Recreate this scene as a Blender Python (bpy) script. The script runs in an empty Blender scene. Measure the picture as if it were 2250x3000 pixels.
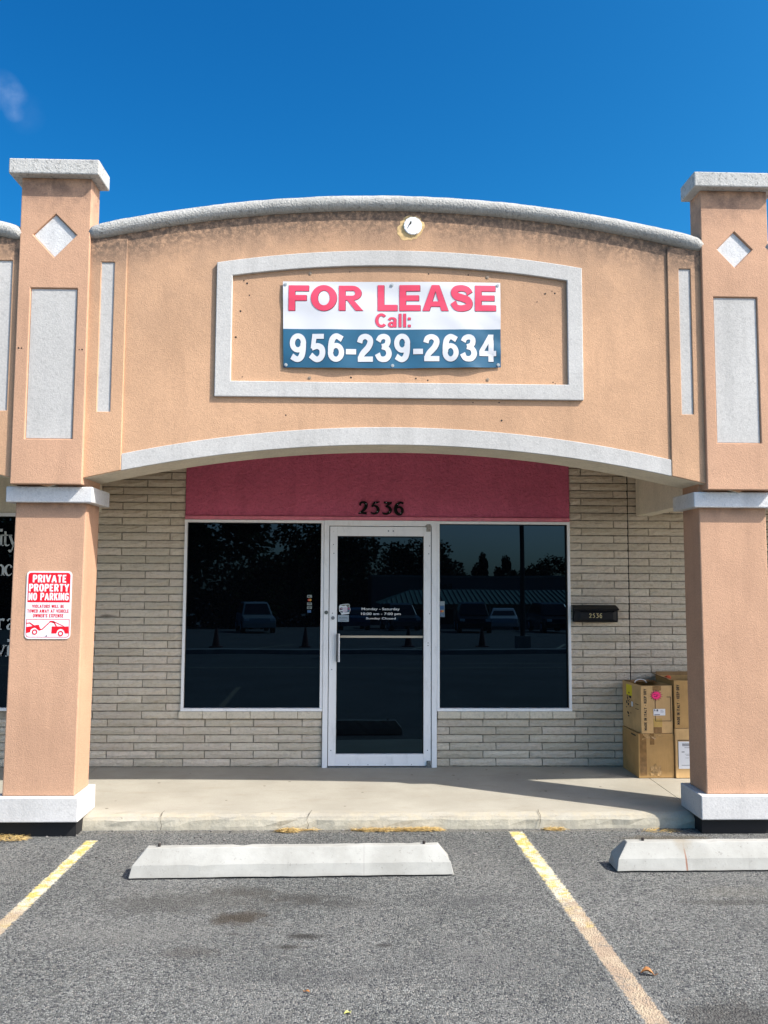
import bpy, bmesh, math, random
from mathutils import Vector, Matrix
random.seed(7)
scene = bpy.context.scene
COL = scene.collection
R = math.radians
PI = math.pi

# ------------------------------------------------------------------ camera
cam_data = bpy.data.cameras.new("camera")
cam = bpy.data.objects.new("camera", cam_data)
COL.objects.link(cam)
cam_data.sensor_fit = 'VERTICAL'
cam_data.sensor_height = 36.0
cam_data.lens = 29.465
cam_data.clip_start = 0.05
cam_data.clip_end = 2000.0
yaw, pitch, roll = 0.03017, 0.07999, 0.00492
fwd = Vector((math.sin(yaw) * math.cos(pitch), math.cos(yaw) * math.cos(pitch), math.sin(pitch)))
rt = Vector((math.cos(yaw), -math.sin(yaw), 0))
up = rt.cross(fwd)
r2 = rt * math.cos(roll) + up * math.sin(roll)
u2 = up * math.cos(roll) - rt * math.sin(roll)
M = Matrix((r2, u2, -fwd)).transposed().to_4x4()
M.translation = Vector((-0.1959, -7.4781, 1.6376))
cam.matrix_world = M
scene.camera = cam

# ------------------------------------------------------------------ sun, sky, exposure
SUN_AZ, SUN_EL = R(61.5), R(44.7)        # azimuth measured from the street side (-Y) towards +X
to_sun = Vector((math.sin(SUN_AZ) * math.cos(SUN_EL), -math.cos(SUN_AZ) * math.cos(SUN_EL), math.sin(SUN_EL)))
sd = bpy.data.lights.new("sun", 'SUN')
sd.energy = 3.2
sd.angle = R(0.5)
sd.color = (1.0, 0.955, 0.88)
sun = bpy.data.objects.new("sun", sd)
COL.objects.link(sun)
sun.rotation_euler = to_sun.to_track_quat('Z', 'Y').to_euler()

world = bpy.data.worlds.new("World")
scene.world = world
world.use_nodes = True
wn = world.node_tree
wn.nodes.clear()
wout = wn.nodes.new('ShaderNodeOutputWorld')
wbg = wn.nodes.new('ShaderNodeBackground')
sky = wn.nodes.new('ShaderNodeTexSky')
sky.sky_type = 'NISHITA'
sky.sun_disc = False
sky.sun_elevation = SUN_EL
sky.sun_rotation = math.atan2(to_sun.x, to_sun.y)
sky.altitude = 0
sky.air_density = 1.0
sky.dust_density = 2.0
sky.ozone_density = 3.0
def wmath(op, a, b=None):
    n = wn.nodes.new('ShaderNodeMath'); n.operation = op
    for i, v in enumerate((a, b)):
        if v is None: continue
        if isinstance(v, (int, float)): n.inputs[i].default_value = v
        else: wn.links.new(v, n.inputs[i])
    return n.outputs[0]
# deeper polarised-looking blue: each channel raised relative to the strongest one
sep = wn.nodes.new('ShaderNodeSeparateColor'); wn.links.new(sky.outputs[0], sep.inputs[0])
mx = wmath('MAXIMUM', wmath('MAXIMUM', sep.outputs[0], sep.outputs[1]), sep.outputs[2])
comb = wn.nodes.new('ShaderNodeCombineColor')
sat = wmath('SUBTRACT', 1.0, wmath('DIVIDE', sep.outputs[0], wmath('MAXIMUM', mx, 1e-5)))
dim = wmath('MAXIMUM', wmath('SUBTRACT', 1.0, wmath('MULTIPLY', wmath('MULTIPLY', sat, sat), 1.06)), 0.2)
for i, p in enumerate((8.2, 2.75, 0.0)):
    rr = wmath('POWER', wmath('DIVIDE', sep.outputs[i], wmath('MAXIMUM', mx, 1e-5)), wmath('MULTIPLY', wmath('SUBTRACT', wmath('MULTIPLY', sat, sat), 0.12), p))
    wn.links.new(wmath('MULTIPLY', wmath('MULTIPLY', sep.outputs[i], rr), dim), comb.inputs[i])
# two thin wisps of cloud low on the left
tc = wn.nodes.new('ShaderNodeTexCoord')
nz = wn.nodes.new('ShaderNodeTexNoise'); nz.inputs['Scale'].default_value = 45; nz.inputs['Detail'].default_value = 4
wn.links.new(tc.outputs['Generated'], nz.inputs['Vector'])
wisp = None
for d, r0, a in (((-0.3544, 0.8028, 0.4795), 0.020, 1.0), ((-0.3432, 0.8081, 0.4787), 0.012, 0.85), ((-0.348, 0.8146, 0.464), 0.0105, 0.9), ((-0.3391, 0.8177, 0.4652), 0.022, 0.2)):
    vd = wn.nodes.new('ShaderNodeVectorMath'); vd.operation = 'DISTANCE'
    wn.links.new(tc.outputs['Generated'], vd.inputs[0]); vd.inputs[1].default_value = Vector(d).normalized()
    m = wmath('SUBTRACT', 1.0, wmath('DIVIDE', vd.outputs['Value'], r0))
    m = wmath('MULTIPLY', wmath('MAXIMUM', m, 0.0), wmath('MULTIPLY', wmath('MAXIMUM', wmath('SUBTRACT', nz.outputs['Fac'], 0.30), 0.0), a))
    wisp = m if wisp is None else wmath('ADD', wisp, m)
wmix = wn.nodes.new('ShaderNodeMixRGB')
wn.links.new(wisp, wmix.inputs[0]); wn.links.new(comb.outputs[0], wmix.inputs[1]); wmix.inputs[2].default_value = (1.3, 1.8, 2.8, 1)
wn.links.new(wmix.outputs[0], wbg.inputs[0])
wbg.inputs[1].default_value = 0.15
wn.links.new(wbg.outputs[0], wout.inputs[0])

scene.view_settings.view_transform = 'Standard'
scene.view_settings.look = 'None'
scene.view_settings.exposure = 1.17
scene.view_settings.gamma = 1.0
scene.view_settings.use_curve_mapping = False
scene.cycles.max_bounces = 8

# ------------------------------------------------------------------ materials
class Mat:
    def __init__(s, name, base=(0.5, 0.5, 0.5), rough=0.85, metal=0.0, spec=0.5):
        s.m = bpy.data.materials.new(name); s.m.use_nodes = True
        s.t = s.m.node_tree; s.n = s.t.nodes; s.l = s.t.links
        s.b = s.n['Principled BSDF']
        s.b.inputs['Roughness'].default_value = rough
        s.b.inputs['Metallic'].default_value = metal
        s.b.inputs['Specular IOR Level'].default_value = spec
        s.b.inputs['Base Color'].default_value = (*base, 1)
        g = s.n.new('ShaderNodeNewGeometry'); s.pos = g.outputs['Position']
        s._xyz = None
    def set(s, inp, v):
        if isinstance(v, (int, float)): inp.default_value = v
        elif isinstance(v, tuple): inp.default_value = v if len(v) == 4 or inp.type == 'VECTOR' else (*v, 1)
        else: s.l.new(v, inp)
    def math(s, op, a, b=0.0, clamp=False):
        n = s.n.new('ShaderNodeMath'); n.operation = op; n.use_clamp = clamp
        s.set(n.inputs[0], a); s.set(n.inputs[1], b); return n.outputs[0]
    def xyz(s):
        if s._xyz is None:
            n = s.n.new('ShaderNodeSeparateXYZ'); s.l.new(s.pos, n.inputs[0]); s._xyz = n.outputs
        return s._xyz
    def scaled(s, v):
        n = s.n.new('ShaderNodeVectorMath'); n.operation = 'MULTIPLY'; s.l.new(s.pos, n.inputs[0]); n.inputs[1].default_value = v
        return n.outputs[0]
    def noise(s, scale, detail=4, rough=0.55, vec=None, dist=0.0):
        n = s.n.new('ShaderNodeTexNoise'); n.inputs['Scale'].default_value = scale
        n.inputs['Detail'].default_value = detail; n.inputs['Roughness'].default_value = rough; n.inputs['Distortion'].default_value = dist
        s.l.new(vec if vec is not None else s.pos, n.inputs['Vector']); return n.outputs['Fac']
    def voro(s, scale, feature='F1', out='Distance', vec=None):
        n = s.n.new('ShaderNodeTexVoronoi'); n.feature = feature; n.inputs['Scale'].default_value = scale
        s.l.new(vec if vec is not None else s.pos, n.inputs['Vector']); return n.outputs[out]
    def ramp(s, f, a, b, c=0.0, d=1.0):
        n = s.n.new('ShaderNodeMapRange'); n.interpolation_type = 'SMOOTHSTEP'
        s.set(n.inputs[0], f)
        for i, v in enumerate((a, b, c, d)): s.set(n.inputs[i + 1], v)
        return n.outputs[0]
    def mix(s, f, a, b, mode='MIX'):
        n = s.n.new('ShaderNodeMixRGB'); n.blend_type = mode
        s.set(n.inputs[0], f); s.set(n.inputs[1], a); s.set(n.inputs[2], b); return n.outputs[0]
    def color(s, c): s.set(s.b.inputs['Base Color'], c)
    def bump(s, h, strength=0.4, dist=0.01):
        n = s.n.new('ShaderNodeBump'); n.inputs['Strength'].default_value = strength; n.inputs['Distance'].default_value = dist
        s.l.new(h, n.inputs['Height'])
        for l in list(s.b.inputs['Normal'].links): s.l.new(l.from_socket, n.inputs['Normal'])
        s.l.new(n.outputs[0], s.b.inputs['Normal']); return s
    def rand(s):
        n = s.n.new('ShaderNodeObjectInfo'); return n.outputs['Random']
    def stain(s, cx, cy, rx, ry, nscale=4.0, namt=1.0, axes=(0, 1), soft=0.6):
        x = s.math('DIVIDE', s.math('SUBTRACT', s.xyz()[axes[0]], cx), rx)
        y = s.math('DIVIDE', s.math('SUBTRACT', s.xyz()[axes[1]], cy), ry)
        d = s.math('SQRT', s.math('ADD', s.math('MULTIPLY', x, x), s.math('MULTIPLY', y, y)))
        d = s.math('ADD', d, s.math('MULTIPLY', s.math('SUBTRACT', s.noise(nscale, 5, 0.6), 0.5), namt * 2))
        return s.ramp(d, 1 - soft, 1 + soft * 0.4, 1, 0)

def plain(name, c, rough=0.6, metal=0.0, spec=0.5, var=0.0, scale=20):
    m = Mat(name, c, rough, metal, spec)
    if var:
        m.color(m.mix(m.ramp(m.noise(scale), 0.3, 0.7), tuple(x * (1 - var) for x in c), tuple(min(1, x * (1 + var)) for x in c)))
    return m.m

def roll_z(x): return 4.327 - 0.2487 * ((x - 0.0487) / 2.119) ** 2

def stucco(name, base, bscale=150, bstr=0.35, bdist=0.004, facade=False, soil=(0.10, 0.075, 0.06), pock=0.0, coldpatch=0.10):
    m = Mat(name, base, 0.92, 0, 0.25)
    big = m.ramp(m.noise(1.3, 5, 0.6), 0.3, 0.72)
    c = m.mix(big, tuple(x * (1 - coldpatch) for x in base), tuple(x * (1 + coldpatch * 0.6) for x in base))
    fine = m.noise(bscale * 0.7, 3, 0.65)
    c = m.mix(0.55, c, m.mix(m.ramp(fine, 0.25, 0.75), (0.72, 0.72, 0.72), (1.0, 1.0, 1.0)), 'MULTIPLY')
    streak = m.noise(1.0, 5, 0.62, m.scaled((7.0, 7.0, 0.8)))
    c = m.mix(m.math('MULTIPLY', m.ramp(streak, 0.46, 0.72), 0.34), c, tuple(x * 0.62 for x in base))
    c = m.mix(m.math('MULTIPLY', m.ramp(m.noise(3.4, 6, 0.7), 0.54, 0.70), 0.22), c, tuple(x * 0.66 for x in base))
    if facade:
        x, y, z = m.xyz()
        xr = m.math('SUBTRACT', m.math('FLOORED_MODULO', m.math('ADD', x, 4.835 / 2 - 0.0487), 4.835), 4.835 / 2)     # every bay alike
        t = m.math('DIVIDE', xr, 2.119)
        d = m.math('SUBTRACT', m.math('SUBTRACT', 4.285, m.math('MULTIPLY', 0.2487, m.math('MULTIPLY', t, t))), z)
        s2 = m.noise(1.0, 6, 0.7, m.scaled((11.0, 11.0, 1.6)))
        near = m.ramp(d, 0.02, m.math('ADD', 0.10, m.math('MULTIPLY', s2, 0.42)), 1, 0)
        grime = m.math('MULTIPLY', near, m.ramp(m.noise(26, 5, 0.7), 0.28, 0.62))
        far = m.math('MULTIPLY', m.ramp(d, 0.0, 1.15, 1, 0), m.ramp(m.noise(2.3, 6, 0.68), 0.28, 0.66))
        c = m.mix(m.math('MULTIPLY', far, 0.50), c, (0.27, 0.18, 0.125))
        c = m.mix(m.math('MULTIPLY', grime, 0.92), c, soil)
    if pock:
        c = m.mix(m.math('MULTIPLY', m.ramp(m.noise(34, 6, 0.75), 0.52, 0.66), pock), c, soil)
    m.color(c)
    h = m.noise(bscale, 3, 0.6)
    m.bump(h, bstr, bdist)
    m.bump(m.noise(48, 3, 0.55), 0.14, 0.008)
    m.bump(m.noise(9, 3, 0.5), 0.25, 0.008)
    return m

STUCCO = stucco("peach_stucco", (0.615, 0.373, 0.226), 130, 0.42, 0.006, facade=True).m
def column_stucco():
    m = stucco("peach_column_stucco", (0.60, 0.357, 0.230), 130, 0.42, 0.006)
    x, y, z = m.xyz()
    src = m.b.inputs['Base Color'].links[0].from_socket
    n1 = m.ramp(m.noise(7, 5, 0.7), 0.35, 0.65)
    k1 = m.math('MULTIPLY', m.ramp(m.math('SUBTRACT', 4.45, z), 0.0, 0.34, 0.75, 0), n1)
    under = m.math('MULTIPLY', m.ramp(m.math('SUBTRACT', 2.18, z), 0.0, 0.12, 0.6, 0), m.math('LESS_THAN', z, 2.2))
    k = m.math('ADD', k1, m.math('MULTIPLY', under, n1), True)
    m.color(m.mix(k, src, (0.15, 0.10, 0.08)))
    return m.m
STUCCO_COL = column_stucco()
WHITE = stucco("white_trim_stucco", (0.57, 0.553, 0.525), 110, 0.30, 0.005, soil=(0.2, 0.19, 0.18), pock=0.22).m
WHITE_BASE = stucco("white_base_paint", (0.64, 0.625, 0.605), 110, 0.25, 0.004, soil=(0.27, 0.26, 0.24), pock=0.22).m
def grey_roll():
    m = stucco("grey_weathered_roll", (0.475, 0.465, 0.435), 75, 0.85, 0.012, soil=(0.13, 0.13, 0.12), pock=0.55)
    return m.m
ROLL = grey_roll()
CAPM = stucco("weathered_cap_stucco", (0.54, 0.53, 0.50), 95, 0.55, 0.008, soil=(0.13, 0.13, 0.12), pock=0.8).m
CREAM = stucco("cream_soffit_paint", (0.82, 0.75, 0.60), 90, 0.3, 0.005, soil=(0.35, 0.3, 0.22), pock=0.2).m
PINK = stucco("raspberry_stucco", (0.66, 0.145, 0.235), 48, 1.0, 0.02, soil=(0.2, 0.05, 0.06), pock=0.15).m
PINK_TRIM = plain("raspberry_trim_paint", (0.70, 0.19, 0.25), 0.55, var=0.12)

def brick_mat():
    m = Mat("buff_brick", (0.4, 0.34, 0.25), 0.93, 0, 0.2)
    r = m.rand()
    c = m.mix(r, (0.62, 0.54, 0.415), (0.80, 0.70, 0.555))
    r2_ = m.math('FRACT', m.math('MULTIPLY', r, 7.31))
    c = m.mix(m.math('MULTIPLY', r2_, 0.35), c, (0.76, 0.63, 0.53))
    c = m.mix(m.math('MULTIPLY', m.ramp(m.noise(28, 5, 0.7), 0.45, 0.75), 0.40), c, (0.44, 0.34, 0.21))
    c = m.mix(m.math('MULTIPLY', m.ramp(m.noise(90, 3, 0.7), 0.55, 0.8), 0.30), c, (0.34, 0.27, 0.18))
    c = m.mix(m.math('MULTIPLY', m.stain(-1.98 - 0.42, 1.30, 0.075, 0.020, 14, 0.6, (0, 2)), 0.6), c, (0.05, 0.04, 0.035))
    m.color(c)
    m.bump(m.noise(34, 5, 0.65, m.scaled((1, 1, 1.8))), 1.0, 0.022)
    m.bump(m.noise(160, 2, 0.6), 0.3, 0.004)
    return m.m
BRICK = brick_mat()
MORTAR = plain("grey_mortar", (0.33, 0.285, 0.22), 0.95, spec=0.2, var=0.25, scale=30)
SILL = stucco("pale_sill_brick", (0.76, 0.67, 0.52), 80, 0.5, 0.006, soil=(0.25, 0.2, 0.14), pock=0.35).m

def alu_mat():
    m = Mat("white_aluminium", (0.88, 0.87, 0.86), 0.42, 0.0, 0.5)
    c = m.mix(m.math('MULTIPLY', m.ramp(m.noise(14, 6, 0.7, m.scaled((1, 1, 0.35))), 0.5, 0.75), 0.35), (0.88, 0.87, 0.86), (0.55, 0.54, 0.52))
    c = m.mix(m.math('MULTIPLY', m.ramp(m.noise(60, 4, 0.7), 0.66, 0.74), 0.5), c, (0.22, 0.2, 0.18))
    m.color(c); return m.m
ALU = alu_mat()
def glass_mat():
    m = Mat("dark_tinted_glass", (0.0015, 0.002, 0.003), 0.0, 0, 0.5)
    m.b.inputs['IOR'].default_value = 1.45
    m.b.inputs['Specular Tint'].default_value = (0.32, 0.66, 1.0, 1)
    m.bump(m.noise(1.6, 1, 0.4), 0.02, 0.02)
    return m.m
GLASS = glass_mat()
DARK = plain("black_gap", (0.01, 0.01, 0.01), 0.8)
BLACK = plain("black_painted_metal", (0.007, 0.0075, 0.009), 0.5, spec=0.25, var=0.2)
NUMBLACK = plain("black_numerals", (0.006, 0.006, 0.006), 0.8, spec=0.15)
GOLD = plain("gold_decal", (0.55, 0.45, 0.22), 0.5)
STEEL = plain("dull_steel", (0.25, 0.25, 0.25), 0.45, 0.7, var=0.2, scale=90)
SIGNW = plain("sign_white", (0.78, 0.80, 0.83), 0.4)
SIGNR = plain("sign_red", (0.72, 0.006, 0.02), 0.4)
LETW = plain("white_vinyl", (0.75, 0.76, 0.76), 0.6)
LETDIM = plain("grey_vinyl_lettering", (0.50, 0.52, 0.50), 0.7)
BANW = plain("banner_white", (0.62, 0.62, 0.64), 0.5)
BANB = plain("banner_blue", (0.020, 0.105, 0.185), 0.45, var=0.1, scale=4)
BANR = plain("banner_red", (0.72, 0.055, 0.115), 0.5, var=0.06, scale=4)
BANRD = plain("banner_dark_red", (0.10, 0.01, 0.02), 0.6)
BANK = plain("banner_shade_ink", (0.006, 0.018, 0.035), 0.6)
OCHRE = plain("old_sealant", (0.58, 0.40, 0.19), 0.9, var=0.25, scale=40)
PVC = plain("white_plastic", (0.78, 0.78, 0.77), 0.4)
RUST = plain("rusty_steel", (0.035, 0.028, 0.025), 0.7)

def sidewalk_mat():
    m = Mat("warm_concrete", (0.5, 0.45, 0.36), 0.9, 0, 0.25)
    c = m.mix(m.ramp(m.noise(1.6, 6, 0.6), 0.3, 0.7), (0.345, 0.318, 0.262), (0.42, 0.392, 0.328))
    c = m.mix(m.math('MULTIPLY', m.ramp(m.noise(5, 6, 0.7, m.scaled((0.5, 1.6, 1))), 0.52, 0.72), 0.30), c, (0.25, 0.205, 0.14))
    c = m.mix(m.math('MULTIPLY', m.ramp(m.noise(120, 3, 0.7), 0.3, 0.7), 0.25), c, (0.25, 0.22, 0.17))
    spots = m.ramp(m.voro(7.0), 0.06, 0.11, 1, 0)
    spots = m.math('MULTIPLY', spots, m.ramp(m.noise(4.3, 2), 0.5, 0.56))
    c = m.mix(m.math('MULTIPLY', spots, 0.75), c, (0.12, 0.10, 0.075))
    x, y, z = m.xyz()
    edge = m.ramp(y, -1.33, -1.40, 0, 1)                     # worn kerb nose
    c = m.mix(m.math('MULTIPLY', edge, m.ramp(m.noise(11, 6, 0.75), 0.42, 0.62)), c, (0.40, 0.355, 0.27))
    c = m.mix(m.math('MULTIPLY', edge, m.math('MULTIPLY', m.ramp(m.noise(40, 5, 0.75), 0.62, 0.70), 0.6)), c, (0.14, 0.12, 0.09))
    face = m.ramp(z, -0.03, -0.07, 0, 1)
    c = m.mix(m.math('MULTIPLY', face, 0.7), c, m.mix(m.ramp(m.noise(14, 6, 0.7), 0.35, 0.65), (0.36, 0.335, 0.265), (0.50, 0.46, 0.36)))
    m.color(c)
    m.bump(m.noise(180, 3, 0.6), 0.25, 0.003)
    m.bump(m.math('MULTIPLY', edge, m.noise(28, 5, 0.7)), 0.45, 0.012)
    return m.m
CONC = sidewalk_mat()

def asphalt_nodes(m):
    v = m.voro(115, out='Color')
    sp = m.n.new('ShaderNodeSeparateColor'); m.l.new(v, sp.inputs[0])
    dist = m.voro(115)
    base = m.mix(m.ramp(m.noise(0.9, 6, 0.6), 0.3, 0.7), (0.142, 0.146, 0.139), (0.210, 0.211, 0.200))
    c = m.mix(m.ramp(sp.outputs[0], 0.25, 1.0), m.mix(1.0, base, (0.60, 0.60, 0.60), 'MULTIPLY'), m.mix(1.0, base, (1.50, 1.50, 1.47), 'MULTIPLY'))
    c = m.mix(m.math('MULTIPLY', m.ramp(m.noise(1.1, 7, 0.72), 0.46, 0.68), 0.6), c, (0.20, 0.198, 0.185))
    c = m.mix(m.math('MULTIPLY', m.ramp(sp.outputs[1], 0.9, 0.97), 0.8), c, (0.30, 0.28, 0.25))
    c = m.mix(m.math('MULTIPLY', m.ramp(sp.outputs[2], 0.82, 0.93), 0.8), c, (0.03, 0.032, 0.042))
    c = m.mix(m.math('MULTIPLY', m.ramp(dist, 0.5, 0.8), 0.5), c, (0.05, 0.05, 0.052))
    c = m.mix(m.math('MULTIPLY', m.ramp(m.noise(7, 6, 0.7), 0.5, 0.75), 0.55), c, (0.085, 0.085, 0.085))
    return c, dist
def asphalt_mat():
    m = Mat("asphalt", (0.1, 0.1, 0.1), 0.92, 0, 0.25)
    c, dist = asphalt_nodes(m)
    for cx, cy, rx, ry, a, colr in (
            (-0.80, -2.97, 0.16, 0.11, 0.85, (0.050, 0.038, 0.026)), (-0.50, -2.70, 0.26, 0.07, 0.75, (0.05, 0.047, 0.043)), (-0.30, -2.78, 0.30, 0.06, 0.45, (0.06, 0.057, 0.052)),
            (-0.84, -2.60, 0.20, 0.08, 0.65, (0.058, 0.052, 0.045)), (-0.44, -3.19, 0.09, 0.035, 0.9, (0.036, 0.033, 0.03)), (-0.95, -2.72, 0.5, 0.20, 0.45, (0.085, 0.08, 0.07)),
            (-0.53, -3.31, 0.10, 0.025, 0.8, (0.04, 0.036, 0.032)), (-0.06, -3.30, 0.06, 0.02, 0.8, (0.045, 0.042, 0.04)), (-0.80, -3.16, 0.05, 0.02, 0.8, (0.045, 0.042, 0.04)),
            (-1.30, -2.78, 0.30, 0.16, 0.5, (0.07, 0.068, 0.063)), (-0.95, -3.36, 0.18, 0.07, 0.5, (0.07, 0.062, 0.055)), (-1.30, -3.15, 0.45, 0.16, 0.35, (0.20, 0.195, 0.18)),
            (0.40, -2.75, 0.5, 0.10, 0.35, (0.08, 0.08, 0.08)), (1.95, -2.66, 0.30, 0.10, 0.35, (0.19, 0.178, 0.15)), (1.85, -2.80, 0.3, 0.05, 0.6, (0.06, 0.057, 0.05)),
            (1.35, -3.98, 0.30, 0.14, 0.6, (0.055, 0.05, 0.045)), (-0.35, -3.60, 0.5, 0.10, 0.3, (0.075, 0.075, 0.075)), (0.25, -3.5, 0.7, 0.2, 0.2, (0.09, 0.09, 0.09)),
            (1.9, -1.66, 0.35, 0.07, 0.6, (0.10, 0.08, 0.05)), (0.0, -1.47, 2.6, 0.04, 0.5, (0.20, 0.185, 0.15))):
        c = m.mix(m.math('MULTIPLY', m.stain(cx, cy, rx, ry, 12.0, 0.95, soft=0.75), a), c, colr)
    m.color(c)
    m.bump(m.ramp(dist, 0.0, 0.7, 1, 0), 0.75, 0.010)
    m.bump(m.noise(240, 3, 0.7), 0.4, 0.004)
    return m.m
ASPHALT = asphalt_mat()
def paint_mat(x0, slope, w):
    m = Mat("worn_line_paint", (0.5, 0.4, 0.2), 0.9, 0, 0.3)
    c, dist = asphalt_nodes(m)
    x, y, z = m.xyz()
    u = m.math('SUBTRACT', x, m.math('ADD', x0, m.math('MULTIPLY', m.math('ADD', y, 1.48), slope)))
    e = m.math('SUBTRACT', w, m.math('ABSOLUTE', u))
    edge = m.ramp(m.math('ADD', e, m.math('MULTIPLY', m.math('SUBTRACT', m.noise(45, 4, 0.7), 0.5), 0.055)), 0.0, 0.012)
    yel = m.mix(m.ramp(m.noise(15, 5, 0.7), 0.44, 0.60), (0.60, 0.56, 0.44), (0.58, 0.44, 0.12))
    fade = m.ramp(m.math('ADD', y, m.math('MULTIPLY', m.noise(7, 5, 0.7), 1.5)), -2.45, -1.75)
    p = m.mix(fade, m.mix(m.ramp(m.noise(9, 5), 0.4, 0.6), (0.36, 0.27, 0.19), (0.42, 0.33, 0.23)), yel)
    cover = m.ramp(m.math('ADD', m.noise(75, 4, 0.75), m.math('MULTIPLY', m.noise(8, 4), 0.5)), 0.56, 0.72)
    cover = m.math('MULTIPLY', m.math('ADD', 0.25, m.math('MULTIPLY', cover, 0.75)), edge)
    m.color(m.mix(cover, c, p))
    m.bump(m.ramp(dist, 0.0, 0.7, 1, 0), 0.6, 0.008)
    return m.m
def stop_mat():
    m = Mat("pale_precast_concrete", (0.6, 0.6, 0.57), 0.88, 0, 0.3)
    c = m.mix(m.ramp(m.noise(3.1, 6, 0.65), 0.3, 0.7), (0.325, 0.318, 0.288), (0.425, 0.418, 0.385))
    s = m.noise(1.0, 6, 0.7, m.scaled((14, 3, 1.5)))
    c = m.mix(m.math('MULTIPLY', m.ramp(s, 0.55, 0.75), 0.5), c, (0.255, 0.25, 0.23))
    c = m.mix(m.math('MULTIPLY', m.ramp(m.noise(42, 5, 0.78), 0.58, 0.70), 0.7), c, (0.20, 0.19, 0.17))
    c = m.mix(m.math('MULTIPLY', m.stain(1.80, -2.33, 0.006, 0.06, 20, 0.4), 0.8), c, (0.26, 0.10, 0.05))
    c = m.mix(m.math('MULTIPLY', m.stain(1.80, -2.24, 0.06, 0.06, 20, 0.6), 0.4), c, (0.25, 0.19, 0.11))
    x, y, z = m.xyz()
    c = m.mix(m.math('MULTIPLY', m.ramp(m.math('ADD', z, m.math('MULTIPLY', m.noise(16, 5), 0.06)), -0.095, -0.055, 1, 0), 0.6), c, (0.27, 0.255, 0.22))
    c = m.mix(m.math('MULTIPLY', m.stain(-.15, -2.35, 0.0035, 0.2, 9, 0.8), 0.25), c, (0.16, 0.15, 0.13))
    m.color(c); m.bump(m.noise(90, 4, 0.65), 0.25, 0.004); return m.m
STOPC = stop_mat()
def card_mat(name, c0):
    m = Mat(name, c0, 0.85, 0, 0.3)
    c = m.mix(m.ramp(m.noise(6, 5, 0.6), 0.3, 0.7), tuple(x * 0.86 for x in c0), tuple(x * 1.08 for x in c0))
    c = m.mix(m.math('MULTIPLY', m.ramp(m.noise(90, 3, 0.7, m.scaled((1, 1, 0.1))), 0.4, 0.8), 0.22), c, tuple(x * 0.6 for x in c0))
    m.color(c); m.bump(m.noise(12, 4), 0.3, 0.01); return m.m
CARD1 = card_mat("light_cardboard", (0.60, 0.39, 0.18))
CARD2 = card_mat("brown_cardboard", (0.46, 0.28, 0.11))
CARD3 = card_mat("dark_cardboard", (0.30, 0.18, 0.08))
TAPE = plain("brown_packing_tape", (0.25, 0.14, 0.055), 0.18, var=0.25, scale=25)
TAPEC = plain("shiny_clear_tape", (0.46, 0.29, 0.13), 0.12, var=0.35, scale=30)
INK = plain("black_print", (0.012, 0.011, 0.010), 0.7)
LABELW = plain("white_paper_label", (0.72, 0.74, 0.78), 0.5)
YELLOW = plain("yellow_paper", (0.72, 0.60, 0.02), 0.6)
HOT = plain("hot_pink_paper", (0.95, 0.02, 0.20), 0.55)
STRAWM = Mat("dry_straw", (0.5, 0.36, 0.13), 0.9, 0, 0.2)
STRAWM.color(STRAWM.mix(STRAWM.ramp(STRAWM.noise(60, 3), 0.35, 0.65), (0.44, 0.28, 0.09), (0.62, 0.46, 0.20)))
STRAW = STRAWM.m
LEAFB = plain("brown_dead_leaf", (0.34, 0.14, 0.035), 0.7, var=0.3, scale=60)
LEAFY = plain("yellow_green_leaf", (0.42, 0.42, 0.10), 0.7, var=0.3, scale=60)

# ------------------------------------------------------------------ geometry helpers
def link(name, me, mats, parent=None, **props):
    o = bpy.data.objects.new(name, me); COL.objects.link(o)
    if mats is not None:
        for m in (mats if isinstance(mats, (list, tuple)) else [mats]): me.materials.append(m)
    if parent is not None: o.parent = parent
    for k, v in props.items(): o[k] = v
    return o
def obj(name, bm, mats, parent=None, smooth=False, bevel=0.0, **props):
    if bevel:
        bmesh.ops.remove_doubles(bm, verts=bm.verts, dist=1e-5)
        bm.normal_update()
        es = [e for e in bm.edges if len(e.link_faces) == 2 and e.calc_face_angle(0) > R(25)]
        bmesh.ops.bevel(bm, geom=es, offset=bevel, segments=2, affect='EDGES', profile=0.5, clamp_overlap=True)
    me = bpy.data.meshes.new(name); bm.to_mesh(me); bm.free()
    if smooth: me.shade_smooth()
    return link(name, me, mats, parent, **props)
def empty(name, loc=(0, 0, 0), rz=0.0, parent=None, **props):
    o = bpy.data.objects.new(name, None); COL.objects.link(o)
    o.location = loc; o.rotation_euler = (0, 0, rz); o.empty_display_size = 0.1
    if parent is not None: o.parent = parent
    for k, v in props.items(): o[k] = v
    return o
def box(bm, x0, x1, y0, y1, z0, z1, mi=0):
    v = [bm.verts.new(p) for p in ((x0, y0, z0), (x1, y0, z0), (x1, y1, z0), (x0, y1, z0), (x0, y0, z1), (x1, y0, z1), (x1, y1, z1), (x0, y1, z1))]
    for f in ((0, 3, 2, 1), (4, 5, 6, 7), (0, 1, 5, 4), (1, 2, 6, 5), (2, 3, 7, 6), (3, 0, 4, 7)):
        bm.faces.new([v[i] for i in f]).material_index = mi
    return v
def prism(bm, pts, y0, y1, mi=0):
    """polygon of (x, z) points, counter-clockwise seen from -Y, from y0 (front) to y1"""
    a = [bm.verts.new((x, y0, z)) for x, z in pts]; b = [bm.verts.new((x, y1, z)) for x, z in pts]
    bm.faces.new(a).material_index = mi; bm.faces.new(b[::-1]).material_index = mi
    n = len(pts)
    for i in range(n):
        j = (i + 1) % n
        bm.faces.new((a[j], a[i], b[i], b[j])).material_index = mi
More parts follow.
